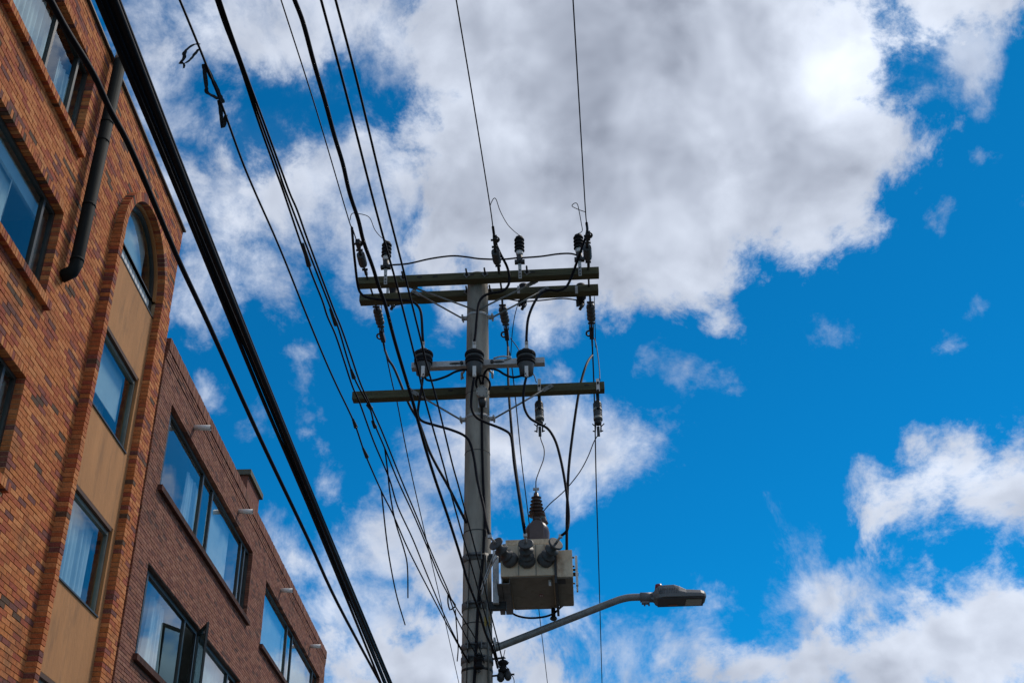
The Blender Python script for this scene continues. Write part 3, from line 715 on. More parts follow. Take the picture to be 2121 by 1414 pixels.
# three heavy insulators on the bracket arm
labs = ('heavy black ribbed insulator at the left end of the steel bracket arm', 'heavy black ribbed insulator in front of the concrete pole', 'heavy black ribbed insulator at the right end of the steel bracket arm')
INSB = []
for (px, lab) in zip((876, 982.5, 1090.5), labs):
    base = onV(px, 777, -.31); top = onV(px, 722, -.31); H = top.z-base.z
    ins = thing('bracket_insulator', tuple(base), lab, 'insulator', 'insulators on the steel bracket arm')
    MB().lathe(base, UP, [(0, .045), (.012, .070), (H*.26, .076), (H*.34, .082), (H*.40, .085)], 28).build('body', PORC, ins)
    MB().lathe(base+UP*H*.40, UP, [(0, .084), (H*.03, .095), (H*.07, .096), (H*.09, .089), (H*.12, .089), (H*.14, .097), (H*.18, .098), (H*.21, .088)], 28).build('shed', BLKI, ins)
    MB().lathe(base+UP*H*.61, UP, [(0, .089), (H*.07, .092)], 28).build('collar', PORC, ins)
    MB().lathe(base+UP*H*.68, UP, [(0, .090), (H*.03, .101), (H*.09, .103), (H*.14, .098), (H*.16, .07)], 28).build('shed', BLKI, ins)
    MB().lathe(base+UP*H*.84, UP, [(0, .062), (H*.08, .056), (H*.13, .040), (H*.16, .012)], 24).build('cap', PORC, ins)
    f = onV(px, 712, -.36); MB().box(onV(px, 713.5, -.385), (.036, .012, .092), LX).cyl(onV(px, 709, -.41), onV(px, 709, -.38), .013, n=8).build('terminal', WHTP, ins)
    MB().box(onV(px, 769, -.40), (.036, .014, .125), LX).cyl(onV(px, 778, -.43), onV(px, 778, -.39), .013, n=8).build('terminal', WHTP, ins)
    MB().box((base+top)/2+LD*.06-UP*.03, (.05, .12, .05), LX).build('mount', DKST, ins)
    INSB.append((onV(px, 706, -.40), onV(px, 779, -.405)))

# ------------------------------------------------------------------ strain insulators and arresters at the top arms
def nearstrain(pts, lab):
    """pts: arm bolt, body start, body end, clamp, ring - image positions at arm height, hung towards the viewer"""
    bolt, b0, b1_, cl, rg = [onZ(x_, y_, ZA+.01) if i else onV(x_, y_, -.225) for i, (x_, y_) in enumerate(pts)]
    o = thing('strain_insulator', tuple(bolt), lab, 'insulator', 'strain insulators on the near side of the top arms')
    d = (b1_-b0); Ln = d.length
    MB().lathe(b0, d, [(0, .025), (.003, .042)] + [(Ln*t, .047 if k % 2 else .043) for k, t in enumerate((.08, .2, .28, .42, .5, .64, .72, .86, .93))] + [(Ln, .044)], 24).build('body', PORC, o)
    MB().cyl(bolt+LD*.40, b0, .011, n=8).cyl(bolt*.35+b0*.65-AD*.03, bolt*.35+b0*.65+AD*.03, .014, n=8).box(bolt*.55+b0*.45, (.03, .09, .03), LX).build('shackle', DKST, o)
    MB().cyl(b1_, cl, .016, n=8).cyl(b1_*.4+cl*.6-AD*.035, b1_*.4+cl*.6+AD*.035, .013, n=8).build('clevis', DKST, o)
    ring = [cl + (rg-cl)*.55 + AD*(.012+math.cos(t)*.03) + LD*(math.sin(t)*.045)*-1 for t in [k*math.pi/8 for k in range(17)]]
    MB().tube(ring, .009, 7).box((cl+rg)/2, (.045, .11, .05), LX).cyl(cl*.5+rg*.5-AD*.045, cl*.5+rg*.5+AD*.045, .012, n=8).build('clamp', DKST, o)
    return o
nearstrain(((762, 575), (752.5, 549), (747, 527), (743, 512), (741, 498)), 'grey strain insulator tugging at the left end of the top arms')
nearstrain(((1035, 564), (1030, 543), (1026, 521), (1025, 505), (1026, 489)), 'grey strain insulator just right of the pole top')
nearstrain(((1220, 556), (1217.5, 535), (1216, 512), (1217, 497), (1219, 480)), 'grey strain insulator at the right end of the top arms')
def farstrain(pts, lab):
    bolt, b0, b1_, cl, rg, end = [onZ(x_, y_, ZA) if i else onV(x_, y_, .24) for i, (x_, y_) in enumerate(pts)]
    o = thing('bell_insulator', tuple(bolt), lab, 'insulator', 'bell insulators on the far side of the top arms')
    d = b1_-b0; Ln = d.length; pr = [(0, .02)]
    for k in range(4):
        t = k/4; pr += [(Ln*(t+.02), .03), (Ln*(t+.06), .047), (Ln*(t+.15), .051), (Ln*(t+.21), .045), (Ln*(t+.24), .03)]
    MB().lathe(b0, d, pr, 24).build('bells', PORC, o)
    MB().cyl(bolt, b0, .012, n=8).cyl(bolt*.3+b0*.7-AD*.04, bolt*.3+b0*.7+AD*.04, .013, n=8).build('shackle', DKST, o)
    MB().cyl(b1_, cl, .014, n=8).cyl(b1_+(cl-b1_)*.35-AD*.04, b1_+(cl-b1_)*.35+AD*.04, .013, n=8).cyl(b1_-AD*.02, cl-AD*.025, .006, n=6).cyl(b1_+AD*.02, cl+AD*.025, .006, n=6).build('clevis', DKST, o)
    ring = [cl+(rg-cl)*.5 - AD*.03 + AD*(math.cos(t)*.034) + LD*(math.sin(t)*.06) for t in [k*math.pi/8 for k in range(17)]]
    MB().tube(ring, .011, 7).box((cl+rg)/2, (.05, .2, .05), LX).cyl(rg, end, .012, n=8).build('clamp', DKST, o)
    return end
E1 = farstrain(((775, 622), (781, 641), (788, 670), (791, 688), (793, 705), (797, 724)), 'grey bell insulator below the left end of the top arms')
E2 = farstrain(((1040, 618), (1041, 638), (1047, 666), (1049, 683), (1050, 702), (1052, 718)), 'grey bell insulator just right of the pole below the top arms')
E3 = farstrain(((1222, 612), (1223, 632), (1225, 662), (1225, 682), (1226, 698), (1227, 716)), 'grey bell insulator below the right end of the top arms')
def arrester(px, ytop, ybot, lab, v=-.275):
    base = onV(px, ybot, v); top = onV(px, ytop, v); H = top.z-base.z
    o = thing('surge_arrester', tuple(base), lab, 'arrester', 'surge arresters standing on the top arms')
    pr = [(0, .035)]
    for k in range(4):
        t = k/4; pr += [(H*(t+.01), .05), (H*(t+.05), .057), (H*(t+.10), .055), (H*(t+.13), .042), (H*(t+.245), .042)]
    MB().lathe(base, UP, pr + [(H, .03)], 24).build('sheds', BLKI, o)
    MB().lathe(base-UP*.055, UP, [(0, .034), (.02, .040), (.055, .040)], 20).build('collar', WHTP, o)
    MB().lathe(base-UP*.15, UP, [(0, .018), (.02, .032), (.095, .034)], 18).box(base-UP*.14, (.11, .05, .035), LX).cyl(base-UP*.14-LD*.05, base-UP*.14+LD*.06, .012, n=8).build('foot', DKST, o)
    MB().cyl(top, top+UP*.03, .011, n=8).build('stud', GALV, o)
    zb_ = ZA-.075; p = base-UP*.16; q_ = V((p.x, p.y, zb_))
    q_ = q_ + LD*((-.235)-((q_-PB).dot(LD)))
    MB().box((p+q_)/2, (.036, .007, (p-q_).length), (AD, (p-q_).cross(AD).normalized(), (p-q_).normalized())).build('strap', GALV, o)
    for t in (.12, .3, .55): MB().cyl(q_+(p-q_)*t-LD*.006, q_+(p-q_)*t-LD*.004+LD*.0, .009, n=8).build('strap_hole', INKHOLE, o)  # black dots in place of the shaded strap holes
    return top+UP*.03, base
A1 = arrester(800, 503, 532, 'black ribbed surge arrester near the left end of the top arms')
A2 = arrester(1076, 492, 521, 'black ribbed surge arrester right of the pole, standing clear of any cable')
A3 = arrester(1199, 488, 516, 'black ribbed surge arrester at the right end, half behind a cable')
# the far set, mostly hidden behind the arms
def fararrester(px, lab):
    o = thing('surge_arrester', tuple(onV(px, 622, .30)), lab, 'arrester', 'surge arresters hung behind the far top arm')
    p = onV(px, 588, .26); q_ = onV(px, 632, .26)
    MB().lathe(onV(px+2, 636, .36), UP, [(0, .02), (.03, .034), (.10, .036), (.12, .055), (.17, .057), (.18, .045), (.26, .057), (.30, .05)], 20).build('sheds', BLKI, o)
    MB().box(onV(px-9, 600, .105), (.03, .007, .10), LX).build('strap', GALV, o)
    MB().box(onV(px-7, 628, .245), (.03, .007, .09), LX).build('foot', DKST, o)
    MB().cyl(onV(px+4, 629, .34), onV(px-2, 641, .34), .018, n=10).build('lug', DKST, o)
    return onV(px+2, 632, .36)
G1 = fararrester(812, 'dark surge arrester hanging behind the left end of the far top arm')
G2 = fararrester(1083, 'dark surge arrester hanging behind the far top arm right of the pole')
G3 = fararrester(1203, 'dark surge arrester hanging behind the right end of the far top arm')

# ------------------------------------------------------------------ fuse cutouts on the lower arm
def cutout(px, px2, lab, y0):
    o = thing('fuse_cutout', tuple(onV(px, 900, .30)), lab, 'fuse cutout', 'fuse cutouts under the lower crossarm')
    MB().box(onV(px2, 797, .112), (.035, .008, .15), LX).build('bracket_plate', WHTP, o)
    for yy in (y0+8, y0+24): MB().cyl(onV(px2, yy, .09), onV(px2, yy, .12), .013, n=8).build('bolt', DKST, o)
    MB().box(onV(px, 824, .25), (.034, .05, .26), LX).build('hanger', DKST, o)
    a_ = onV(px+1, 872, .26); b_ = onV(px-1, 832, .33); d = b_-a_; Ln = d.length
    pr = [(0, .034), (.012, .041)]
    for k in range(9): pr += [(Ln*(.10+.09*k), .046), (Ln*(.10+.09*k+.05), .0475), (Ln*(.10+.09*k+.075), .043)]
    MB().lathe(a_, d, pr + [(Ln*.95, .04), (Ln, .03)], 22).build('ribbed_body', PORC, o)
    for t in (.06, .50): MB().lathe(a_+d*t, d, [(0, .0485), (Ln*.10, .0485)], 22).build('collar', BOXG, o)
    MB().lathe(a_-d*.18, d, [(0, .02), (Ln*.05, .034), (Ln*.18, .037)], 16).build('lower_ferrule', DKST, o)
    e_ = onV(px+1, 900, .26); u_ = a_-d*.18
    fk = MB()
    for s in (-1, 1):
        fk.cyl(u_+AD*.028*s, e_+AD*.030*s+UP*.03, .008, n=8); fk.cyl(e_+AD*.022*s+UP*.04, e_+AD*.055*s+UP*.045, .007, n=6); fk.cyl(u_+AD*.03*s-UP*.02, u_+AD*.062*s+UP*.012, .006, n=6)
    fk.box((u_+e_)/2-UP*.02, (.030, .03, (u_-e_).length*.95), LX); fk.build('fork', DKST, o)
    return e_
C1 = cutout(1117, 1117, 'grey ribbed fuse cutout under the lower arm, nearer the pole', 790)
C2 = cutout(1238, 1238.5, 'grey ribbed fuse cutout under the right end of the lower arm', 784)

# octagonal junction box
ob = thing('junction_box', tuple(onshaft(998, 832, .03)), 'grey octagonal junction box on the pole front under the bracket arm', 'junction box')
oc = onV(998.5, 813, -.20)
MB().prism([oc+AD*(math.cos(math.pi/8+k*math.pi/4)*.064)+UP*(math.sin(math.pi/8+k*math.pi/4)*.070) for k in range(8)], LD, .035).build('lid', BOXG, ob, bevel=.004)
MB().cyl(oc-UP*.06+LD*.02, oc-UP*.145+LD*.03, .045, .03, n=14).build('gland', DKST, ob)
for k in range(8):
    t = math.pi/8+k*math.pi/4; p = oc+AD*(math.cos(t)*.052)+UP*(math.sin(t)*.057)
    MB().cyl(p-LD*.04, p-LD*.03, .005, n=6).build('screw', DKST, ob)
for s in (-1, 1): MB().box(oc+AD*.038*s-UP*.10+LD*.04, (.014, .02, .12), LX).build('side_strap', GALV, ob)

# ------------------------------------------------------------------ transformer
VF = -.50
zb_ = onV(1095, 1192, VF).z; zt_ = onV(1095, 1127, VF).z
def U(px, py, v): return (onV(px, py, v)-PB).dot(AD)
u0, u1, u2 = U(1037, 1192, VF), U(1149, 1192, VF), U(1187, 1192, VF)
vb = .45
tr = thing('transformer', tuple(L((u0+u2)/2, 0, zb_)), 'boxy weathered pole transformer with three grey front bushings beside the pole', 'transformer')
MB().box(L((u0+u1)/2, (VF+vb)/2, (zb_+zt_)/2), (u1-u0, vb-VF, zt_-zb_), LX).build('tank', TANK, tr, bevel=.006)
MB().box(L((u0+u1)/2+.03, (VF+vb)/2+.0, zb_-.004), (u1-u0-.10, vb-VF-.03, .008), LX).build('tank_bottom', TBOT, tr)
zr = onV(1170, 1138, VF).z
MB().box(L((u1+.02+u2)/2, (VF+.32)/2, (zb_-.02+zr)/2), (u2-u1-.02, .32-VF, zr-zb_+.02), LX).build('side_box', TANK, tr, bevel=.005)
MB().box(L((u1+.02+u2)/2, (VF+.32)/2, zb_-.024), (u2-u1-.03, .30-VF, .008), LX).build('side_box_bottom', TBOT, tr)
MB().box(L((u1+u1+.02)/2, (VF+vb)/2-.012, (zb_+zr)/2-.03), (.024, vb-VF+.02, zr-zb_+.10), LX).build('divider', DKST, tr)
vcv = -.40; zc0 = onV(1095, 1127, vcv).z; zc1 = onV(1095, 1116, vcv).z
uc0, uc1 = U(1047, 1120, vcv), U(1138, 1120, vcv)
MB().box(L((uc0+uc1)/2, (vcv+.4)/2, (zc0+zc1)/2), (uc1-uc0, .4-vcv, zc1-zc0), LX).build('cover', TANK, tr, bevel=.005)
for x_ in (1074, 1110): MB().box(L(U(x_, 1160, VF), VF-.003, (zb_+zt_)/2), (.008, .006, zt_-zb_-.01), LX).build('seam', TBOT, tr)
# front bushings
BT = []
for bx, by, tx, ty in ((1060, 1163, 1026, 1124), (1092, 1165, 1089, 1124), (1127, 1163, 1152, 1124)):
    p0 = onV(bx, by, VF+.02); p1 = onV(tx, ty, -.68); d = p1-p0; Ln = d.length
    b_ = MB().lathe(p0, d, [(0, .074), (Ln*.08, .079), (Ln*.18, .076), (Ln*.24, .060), (Ln*.30, .046), (Ln*.31, .068), (Ln*.35, .070), (Ln*.38, .038), (Ln*.60, .036), (Ln*.61, .066), (Ln*.66, .067), (Ln*.69, .036), (Ln*.92, .032), (Ln*.93, .070), (Ln*.98, .071), (Ln, .062)], 26)
    bo = b_.build('front_bushing', PORC, tr)
    MB().cyl(p1, p1+d.normalized()*.09, .012, n=8).box(p1+d.normalized()*.09, (.035, .03, .03), LX).build('bushing_terminal', GALV, bo)
    BT.append(p1+d.normalized()*.09)
# brown turret and tall bushing on the cover
vt = -.12
tb = onV(1113, 1118, vt); th = onV(1113, 1079, vt).z-tb.z
prt = [(0, .118), (th*.35, .122), (th*.6, .112), (th*.8, .088), (th*.93, .05), (th, .02)]
MB().lathe(tb-UP*.06, UP, [(0, .118)]+[(t+.06, r) for t, r in prt], 28).build('turret', PORB, tr)
MB().prism([tb-LD*.105+AD*(-.07)-UP*.05, tb-LD*.105+AD*.07-UP*.05, tb-LD*.105+AD*.07+UP*th*.55, tb-LD*.105+AD*.045+UP*th*.78, tb-LD*.105+UP*th*.85, tb-LD*.105-AD*.045+UP*th*.78, tb-LD*.105-AD*.07+UP*th*.55], LD, .02).build('turret_plate', PORB, tr, bevel=.008)
hb = onV(1112, 1080, vt); hz = onV(1112, 1021, vt).z-hb.z
pr = [(0, .045), (hz*.18, .036)]
for k in range(6):
    r = .084-.0065*k; t = .20+.125*k
    pr += [(hz*t, .031), (hz*(t+.004), r*.96), (hz*(t+.014), r), (hz*(t+.022), r*.9), (hz*(t+.035), .030)]
MB().lathe(hb, UP, pr+[(hz, .022)], 26).build('tall_bushing', PORB, tr)
ht = hb+UP*(hz+.045)
MB().cyl(hb+UP*hz, ht, .012, n=8).box(ht, (.06, .03, .018), LX).build('tall_bushing_terminal', GALV, tr)
h2 = onV(1126, 1085, .12); d2 = onV(1120, 1060, .12)-h2; l2 = d2.length
MB().lathe(h2, d2, [(0, .05)]+[(l2*(.1*k+.05*(j)), .05-.003*k if j else .042) for k in range(1, 10) for j in (0, 1)]+[(l2*1.05, .02)], 20).build('rear_bushing', PORB, tr)
# hanger rails under the tank, pole brackets, side flange, valve, plates
for xa, ya, xb, yb, w_ in ((1034, 1212, 1042, 1264, .045), (1048, 1210, 1056, 1266, .065)):
    p, q_ = onV(xa, ya, VF+.03), onV(xb, yb, .42); p.z = q_.z = zb_-.055
    d = q_-p
    sx = MB().box((p+q_)/2, (w_, d.length, .006), (d.cross(UP).normalized(), d.normalized(), UP))
    for s in (-1, 1): sx.box((p+q_)/2+d.cross(UP).normalized()*(w_/2*s)+UP*.022, (.005, d.length, .045), (d.cross(UP).normalized(), d.normalized(), UP))
    sx.build('rail', BANDM, tr)
pc = MB(); pc.box(onV(1027, 1195, -.12), (.055, .06, .52), LX); pc.build('hanger_channel', GALV, tr)
for yy in (1150, 1250): MB().box(L(.20, -.05, onV(985, yy, -.14).z), (.16, .07, .07), LX).build('pole_bracket', DKST, tr)
MB().box(L(u2+.035, -.42, zb_+.06), (.022, .05, .28), LX).box(L(u2+.035, -.35, zb_-.05), (.016, .05, .12), LX).build('side_flange', WHTP, tr)
MB().cyl(L(u2, -.42, zb_+.03), L(u2+.05, -.42, zb_+.03), .018, n=10).cyl(L(u2, -.40, zb_+.08), L(u2+.03, -.40, zb_+.08), .012, n=8).build('flange_bolt', DKST, tr)
pv = L(U(1139, 1205, VF+.1), VF+.10, zb_-.03); MB().cyl(pv, pv+UP*.03, .014, n=8).box(pv-UP*.01, (.022, .022, .05), LX).build('drain_plug', WHTP, tr)
pv = onV(1146, 1262, vb-.03); MB().cyl(V((pv.x, pv.y, zb_-.10)), V((pv.x, pv.y, zb_)), .022, n=10).lathe(V((pv.x, pv.y, zb_-.13)), UP, [(0, .02), (.015, .038), (.035, .03)], 12).build('valve', DKST, tr)
MB().box(L(U(1162, 1205, -.40), -.40, zb_-.030), (.085, .12, .004), LX).build('nameplate', DKST, tr)
ovp = L(U(1121, 1231, .02), .02, zb_-.0105)
MB().prism([ovp+AD*math.cos(k*math.pi/8)*.024+LD*math.sin(k*math.pi/8)*.04 for k in range(16)], UP, .001).build('oval_sticker', REDP, tr)
MB().box(ovp-AD*.008-UP*.002, (.006, .045, .001), LX).box(ovp+AD*.008-UP*.002, (.006, .045, .001), LX).build('sticker_mark', WHTP, tr)
for k in range(4): MB().cyl(L(u2-.001, -.40+k*.18, zb_+.20-.02*k), L(u2+.018, -.40+k*.18, zb_+.20-.02*k), .009, n=6).build('bolt', DKST, tr)

# ------------------------------------------------------------------ street lamp
lamp = thing('street_lamp', tuple(L(.15, 0, onV(1022, 1343, 0).z)), 'grey street lamp on a slanting galvanised arm fixed to the pole', 'street lamp')
pp = [onV(x_, y_, 0) for x_, y_ in ((1022, 1343), (1080, 1320.5), (1160, 1289), (1230, 1261.5), (1270, 1246), (1286, 1240.5), (1302, 1237), (1318, 1236), (1335, 1236))]
MB().tube(pp, .034, 16, 5).build('arm_tube', DGALV, lamp)
MB().prism([onV(x_, y_, 0) for x_, y_ in ((1022, 1327), (1048, 1332), (1024, 1346))], LD, .006).box(L(.165, 0, onV(1022, 1340, 0).z), (.02, .10, .16), LX).build('arm_bracket', GALV, lamp)
lz = onV(1340, 1236, 0).z; ul = lambda x_: (onV(x_, 1236, 0)-PB).dot(AD)
MB().cyl(L(ul(1326), 0, lz), L(ul(1352), 0, lz-.004), .047, n=20).box(L(ul(1336), 0, lz-.055), (.07, .05, .02), LX).cyl(L(ul(1334), 0, lz-.085), L(ul(1334), 0, lz-.05), .008, n=8).cyl(L(ul(1343), 0, lz-.085), L(ul(1343), 0, lz-.05), .008, n=8).build('socket', LAMPG, lamp)
MB().box(L(ul(1357), 0, lz-.01), (.075, .09, .07), (V(AD)*.94-UP*.34, LD, UP*.94+AD*.34)).build('knuckle', LAMPG, lamp)
# housing: sections across the lamp
secs = [(1353, .060, .030, -.030), (1358, .105, .062, -.052), (1364, .130, .078, -.052), (1376, .140, .086, -.050), (1396, .140, .088, -.050), (1406, .138, .072, -.050), (1420, .136, .036, -.050), (1450, .132, .026, -.050), (1457, .118, .018, -.048), (1461, .080, .004, -.042)]
def section(u, hw, zt, zb): return [L(u, -hw, lz+zb), L(u, -hw*1.02, lz+zb+(zt-zb)*.42), L(u, -hw*.72, lz+zt*.92), L(u, -hw*.3, lz+zt), L(u, hw*.3, lz+zt), L(u, hw*.72, lz+zt*.92), L(u, hw*1.02, lz+zb+(zt-zb)*.42), L(u, hw, lz+zb)]
vs = []; fs = []
for x_, hw, zt, zb in secs: vs += section(ul(x_), hw, zt, zb)
for j in range(len(secs)-1):
    for i in range(8): fs.append((j*8+i, j*8+(i+1) % 8, (j+1)*8+(i+1) % 8, (j+1)*8+i))
fs += [tuple(range(7, -1, -1)), tuple(range((len(secs)-1)*8, len(secs)*8))]
MB().add(vs, fs).build('housing', LAMPG, lamp, bevel=.006)
MB().box(L((ul(1362)+ul(1457))/2, 0, lz-.056), (ul(1457)-ul(1362), .25, .010), LX).build('underside', LAMPD, lamp, bevel=.004)
MB().box(L((ul(1419)+ul(1452))/2, .0, lz-.0635), (ul(1452)-ul(1419), .17, .006), LX).build('lens', LENS, lamp)
MB().box(L((ul(1383)+ul(1403))/2, .075, lz-.062), (ul(1403)-ul(1383), .035, .003), LX).build('label_strip', ORNG, lamp)
for k in range(12): MB().box(L(ul(1364)+k*.016, -.137, lz+.012), (.004, .012, .055), LX).build('fin', LAMPD, lamp)
MB().cyl(L(ul(1366), 0, lz+.075), L(ul(1366), 0, lz+.118), .038, .032, n=18).build('photocell', REDP, lamp)

# ------------------------------------------------------------------ spool racks low on the pole
def spool(center, lab, post):
    o = thing('spool_insulator', tuple(center-UP*.07), lab, 'insulator', 'spool insulators low on the pole')
    MB().lathe(center-UP*.06, UP, [(0, .030), (.008, .045), (.030, .047), (.040, .030), (.055, .027), (.070, .030), (.080, .047), (.102, .046), (.115, .03)], 20).build('spool', BLKI, o)
    b_ = MB().cyl(center-UP*.09, center+UP*.09, .009, n=8)
    for s in (-1, 1): b_.box((center+post)/2+UP*.078*s, (.04, (center-post).length+.04, .008), (UP.cross((post-center).normalized()), (post-center).normalized(), UP))
    b_.build('clevis', DKST, o); return center
K1 = spool(onV(992, 1371, -.24), 'black spool insulator strapped to the pole front below the lamp arm', onV(992, 1371, -.15))
K2 = spool(onV(1042, 1379, -.05), 'black spool insulator sticking out right of the pole below the lamp arm', L(.14, -.02, onV(1042, 1379, -.05).z))
for (px, py, r_, lab) in ((1037, 1399, .034, 'dark cone clamp hanging under the right spool insulator'), (1052, 1396, .032, 'small round dark clamp dangling right of the spool insulator')):
    p = onV(px, py, -.06)
    o = thing('cable_clamp', tuple(p-UP*.05), lab, 'clamp')
    MB().lathe(p-UP*.055, UP, [(0, .014), (.02, r_), (.06, r_*1.05), (.09, .018), (.11, .012)], 14).build('body', DKST, o)
    MB().cyl(p+AD*.02, p+AD*.06, .009, n=6).build('screw', DKST, o)

# ------------------------------------------------------------------ wires
def wire(name, pts, r, lab, m=None, group=None, cat='cable', n=7, sub=5, jit=0.0):
    pts = [V(p) for p in pts]
    P = cr(pts, sub) if len(pts) > 2 else [pts[0].lerp(pts[1], i/8) for i in range(9)]
    if jit: P = [p+V((random.uniform(-jit, jit), random.uniform(-jit, jit), random.uniform(-jit, jit))) for p in P]
    base = min(pts, key=lambda p: p.z)
    o = MB().tube(P, r, n).build(name, m or CABL, loc=base)
    return tag(o, lab, cat, group)
def ext(P, a=0.0, b=0.0):
    """carry a wire on past the picture at either end"""
    P = [V(p) for p in P]
    def run(p, q, far):
        d = (p-q).normalized(); s = (p-q).length; x = s; out = []
        while x < far:
            out.append(p+d*x); s *= 1.6; x += s
        return out+[p+d*max(far, x)]
    if a: P = run(P[0], P[1], a)[::-1] + P
    if b: P = P + run(P[-1], P[-2], b)
    return P
HZ = 5.6
def flat(px, z=HZ, k=0.0, y0=3.6): return [onP(x_, y_, z, k, y0) for x_, y_ in px]
BG = 'heavy cables of the thick bundle beside the facade'
bund = [ # each: positions at y = 0, 400, 800, 1100, 1414 and radius
 ((203, 370, 533, 661, 789), .0125, 'black cable on the facade side of the thick bundle'),
 ((215, 377, 543, 667, 796), .0130, 'black cable second from the facade in the thick bundle'),
 ((227, 384, 547, 670, 799), .0150, 'thick black cable in the middle of the bundle'),
 ((237, 392, 552, 675, 806), .0150, 'thick black cable second from the street in the bundle'),
 ((244, 398, 556, 679, 811), .0120, 'black cable on the street side of the thick bundle')]
for i, (xs, r_, lab) in enumerate(bund):
    wire('bundled_cable', ext(flat(list(zip(xs, (0, 400, 800, 1100, 1414))), HZ+.02*((i % 3)-1)), 6, 110), r_*1.12, lab, group=BG, n=10)
wire('facade_cable', ext(flat([(104, 0), (139, 64), (193, 153), (228, 228), (277, 322), (366, 530), (436, 680), (540, 910), (640, 1120), (700, 1250), (788, 1414)]), 6, 110), .0155, 'single black cable crossing in front of both brick buildings', n=10)
# overhead line wires reaching the near strain insulators
def over(px): return [onZ(x_, y_, ZA+.012) for x_, y_ in px]
PRW = 'bare line wires arriving over the viewer at the top arms'
wire('line_wire', ext(over([(582, 0), (655, 228), (721, 451), (729, 470), (738, 497)]), 20), .0062, 'bare line wire arriving at the left end of the top arms', WIRE, PRW, 'wire')
wire('line_wire', ext(over([(945, 0), (981, 215), (1014, 420), (1021, 470), (1025, 492)]), 20), .0062, 'bare line wire arriving just right of the pole top', WIRE, PRW, 'wire')
wire('line_wire', ext(over([(1187, 0), (1200, 220), (1212, 425), (1215, 462), (1218, 485)]), 20), .0062, 'bare line wire arriving at the right end of the top arms', WIRE, PRW, 'wire')
# wires leaving on the far side
FWG = 'bare line wires leaving beyond the pole'
def fzz(px, z=ZA): return [onZ(x_, y_, z) for x_, y_ in px]
wire('line_wire', [E1]+ext(fzz([(802, 745), (814, 800), (822, 830), (847, 957), (882, 1112), (913, 1246), (949, 1407)]), 0, 90), .008, 'bare line wire leaving beyond the pole from the left bell insulator', WIRE, FWG, 'wire')
wire('line_wire', [E2]+ext(fzz([(1058, 745), (1066, 809), (1081, 960), (1096, 1082), (1116, 1260), (1134, 1414)]), 0, 90), .008, 'bare line wire passing behind the transformer from the middle bell insulator', WIRE, FWG, 'wire')
wire('line_wire', [E3]+ext(fzz([(1230, 790), (1233, 900), (1235, 1000), (1241, 1200), (1247, 1414)]), 0, 90), .0095, 'bare line wire dropping past the lamp arm from the right bell insulator', WIRE, FWG, 'wire')
# low-voltage cables passing the pole front to the spools
k1 = (4.66-5.45)/(10.7-3.5)
def low(px, z=5.45, k=k1): return [onP(x_, y_, z, k, 3.5) for x_, y_ in px]
LVG = 'service cables slanting down to the pole'
wT = low([(610, 0), (628, 48), (650, 130), (673, 209), (693, 283), (710, 339), (724, 400), (742, 455), (753, 500), (772, 553), (785, 595), (798, 631), (817, 704), (837, 772), (854, 828), (868, 879), (884, 937), (904, 1000), (927, 1067), (954, 1152), (968, 1200), (991, 1261), (1006, 1311), (1021, 1345), (1031, 1382)])
wire('wavy_cable', ext(wT, 5), .0108, 'thickest wavy black cable crossing all three crossarms', group=LVG, n=8)
wire('service_cable', ext(low([(665, 0), (718, 198), (769, 398), (798, 506), (819, 580), (849, 697), (866, 766), (881, 830), (917, 957), (927, 995), (954, 1094), (980, 1183), (1012, 1297), (1029, 1359), (1035, 1382)]), 6), .0062, 'smooth black cable just right of the thickest wavy cable', group=LVG)
wire('service_cable', ext(low([(695, 0), (741, 175), (795, 400), (836, 561), (870, 697), (881, 745), (905, 830), (936, 957), (954, 1022), (994, 1174), (1015, 1264), (1039, 1359), (1041, 1374)]), 6), .0060, 'smooth black cable farthest right of those slanting to the pole', group=LVG)
k2 = (4.62-5.35)/(10.7-3.5)
def low2(px): return [onP(x_, y_, 5.35, k2, 3.5) for x_, y_ in px]
TG = 'thin telecom cables slanting to the pole foot'
wire('tape_cable', ext(low2([(372, 0), (410, 92), (433, 150), (462, 225), (500, 330), (529, 400), (579, 513), (636, 655), (672, 742), (698, 800), (734, 876), (756, 939), (790, 1017), (815, 1067), (846, 1138), (893, 1230), (949, 1335), (984, 1392)]), 6), .0055, 'thin cable with shreds of tape hanging from it near the top', group=TG)
wire('telecom_cable', ext(low2([(447, 0), (466, 55), (497, 136), (531, 240), (570, 350), (588, 400), (638, 547), (667, 621), (678, 655), (695, 694), (712, 745), (730, 800), (745, 834), (774, 914), (806, 990), (824, 1049), (855, 1116), (882, 1183), (918, 1268), (949, 1331), (986, 1396)]), 6), .0055, 'left one of the three telecom cables strung close together', group=TG)
wire('telecom_cable', ext(low2([(451, 0), (468, 51), (500, 136), (536, 240), (574, 345), (593, 400), (645, 536), (689, 649), (703, 686), (731, 776), (765, 843), (775, 876), (797, 928), (824, 995), (859, 1071), (891, 1147), (913, 1201), (930, 1235), (949, 1286), (990, 1362)]), 6), .0055, 'middle one of the three telecom cables strung close together', group=TG)
wire('telecom_cable', ext(low2([(456, 0), (473, 51), (507, 147), (547, 255), (578, 340), (600, 400), (616, 437), (638, 499), (689, 635), (706, 677), (727, 737), (749, 800), (789, 888), (832, 995), (864, 1071), (895, 1147), (925, 1215), (940, 1250), (985, 1322), (1003, 1372)]), 6), .0055, 'right one of the three telecom cables strung close together', group=TG)
wire('loose_cable_end', low2([(790, 1017), (793, 1045), (800, 1110), (808, 1165), (822, 1235), (839, 1293)]), .0055, 'longer loose cable end dangling left of the pole', cat='cable')
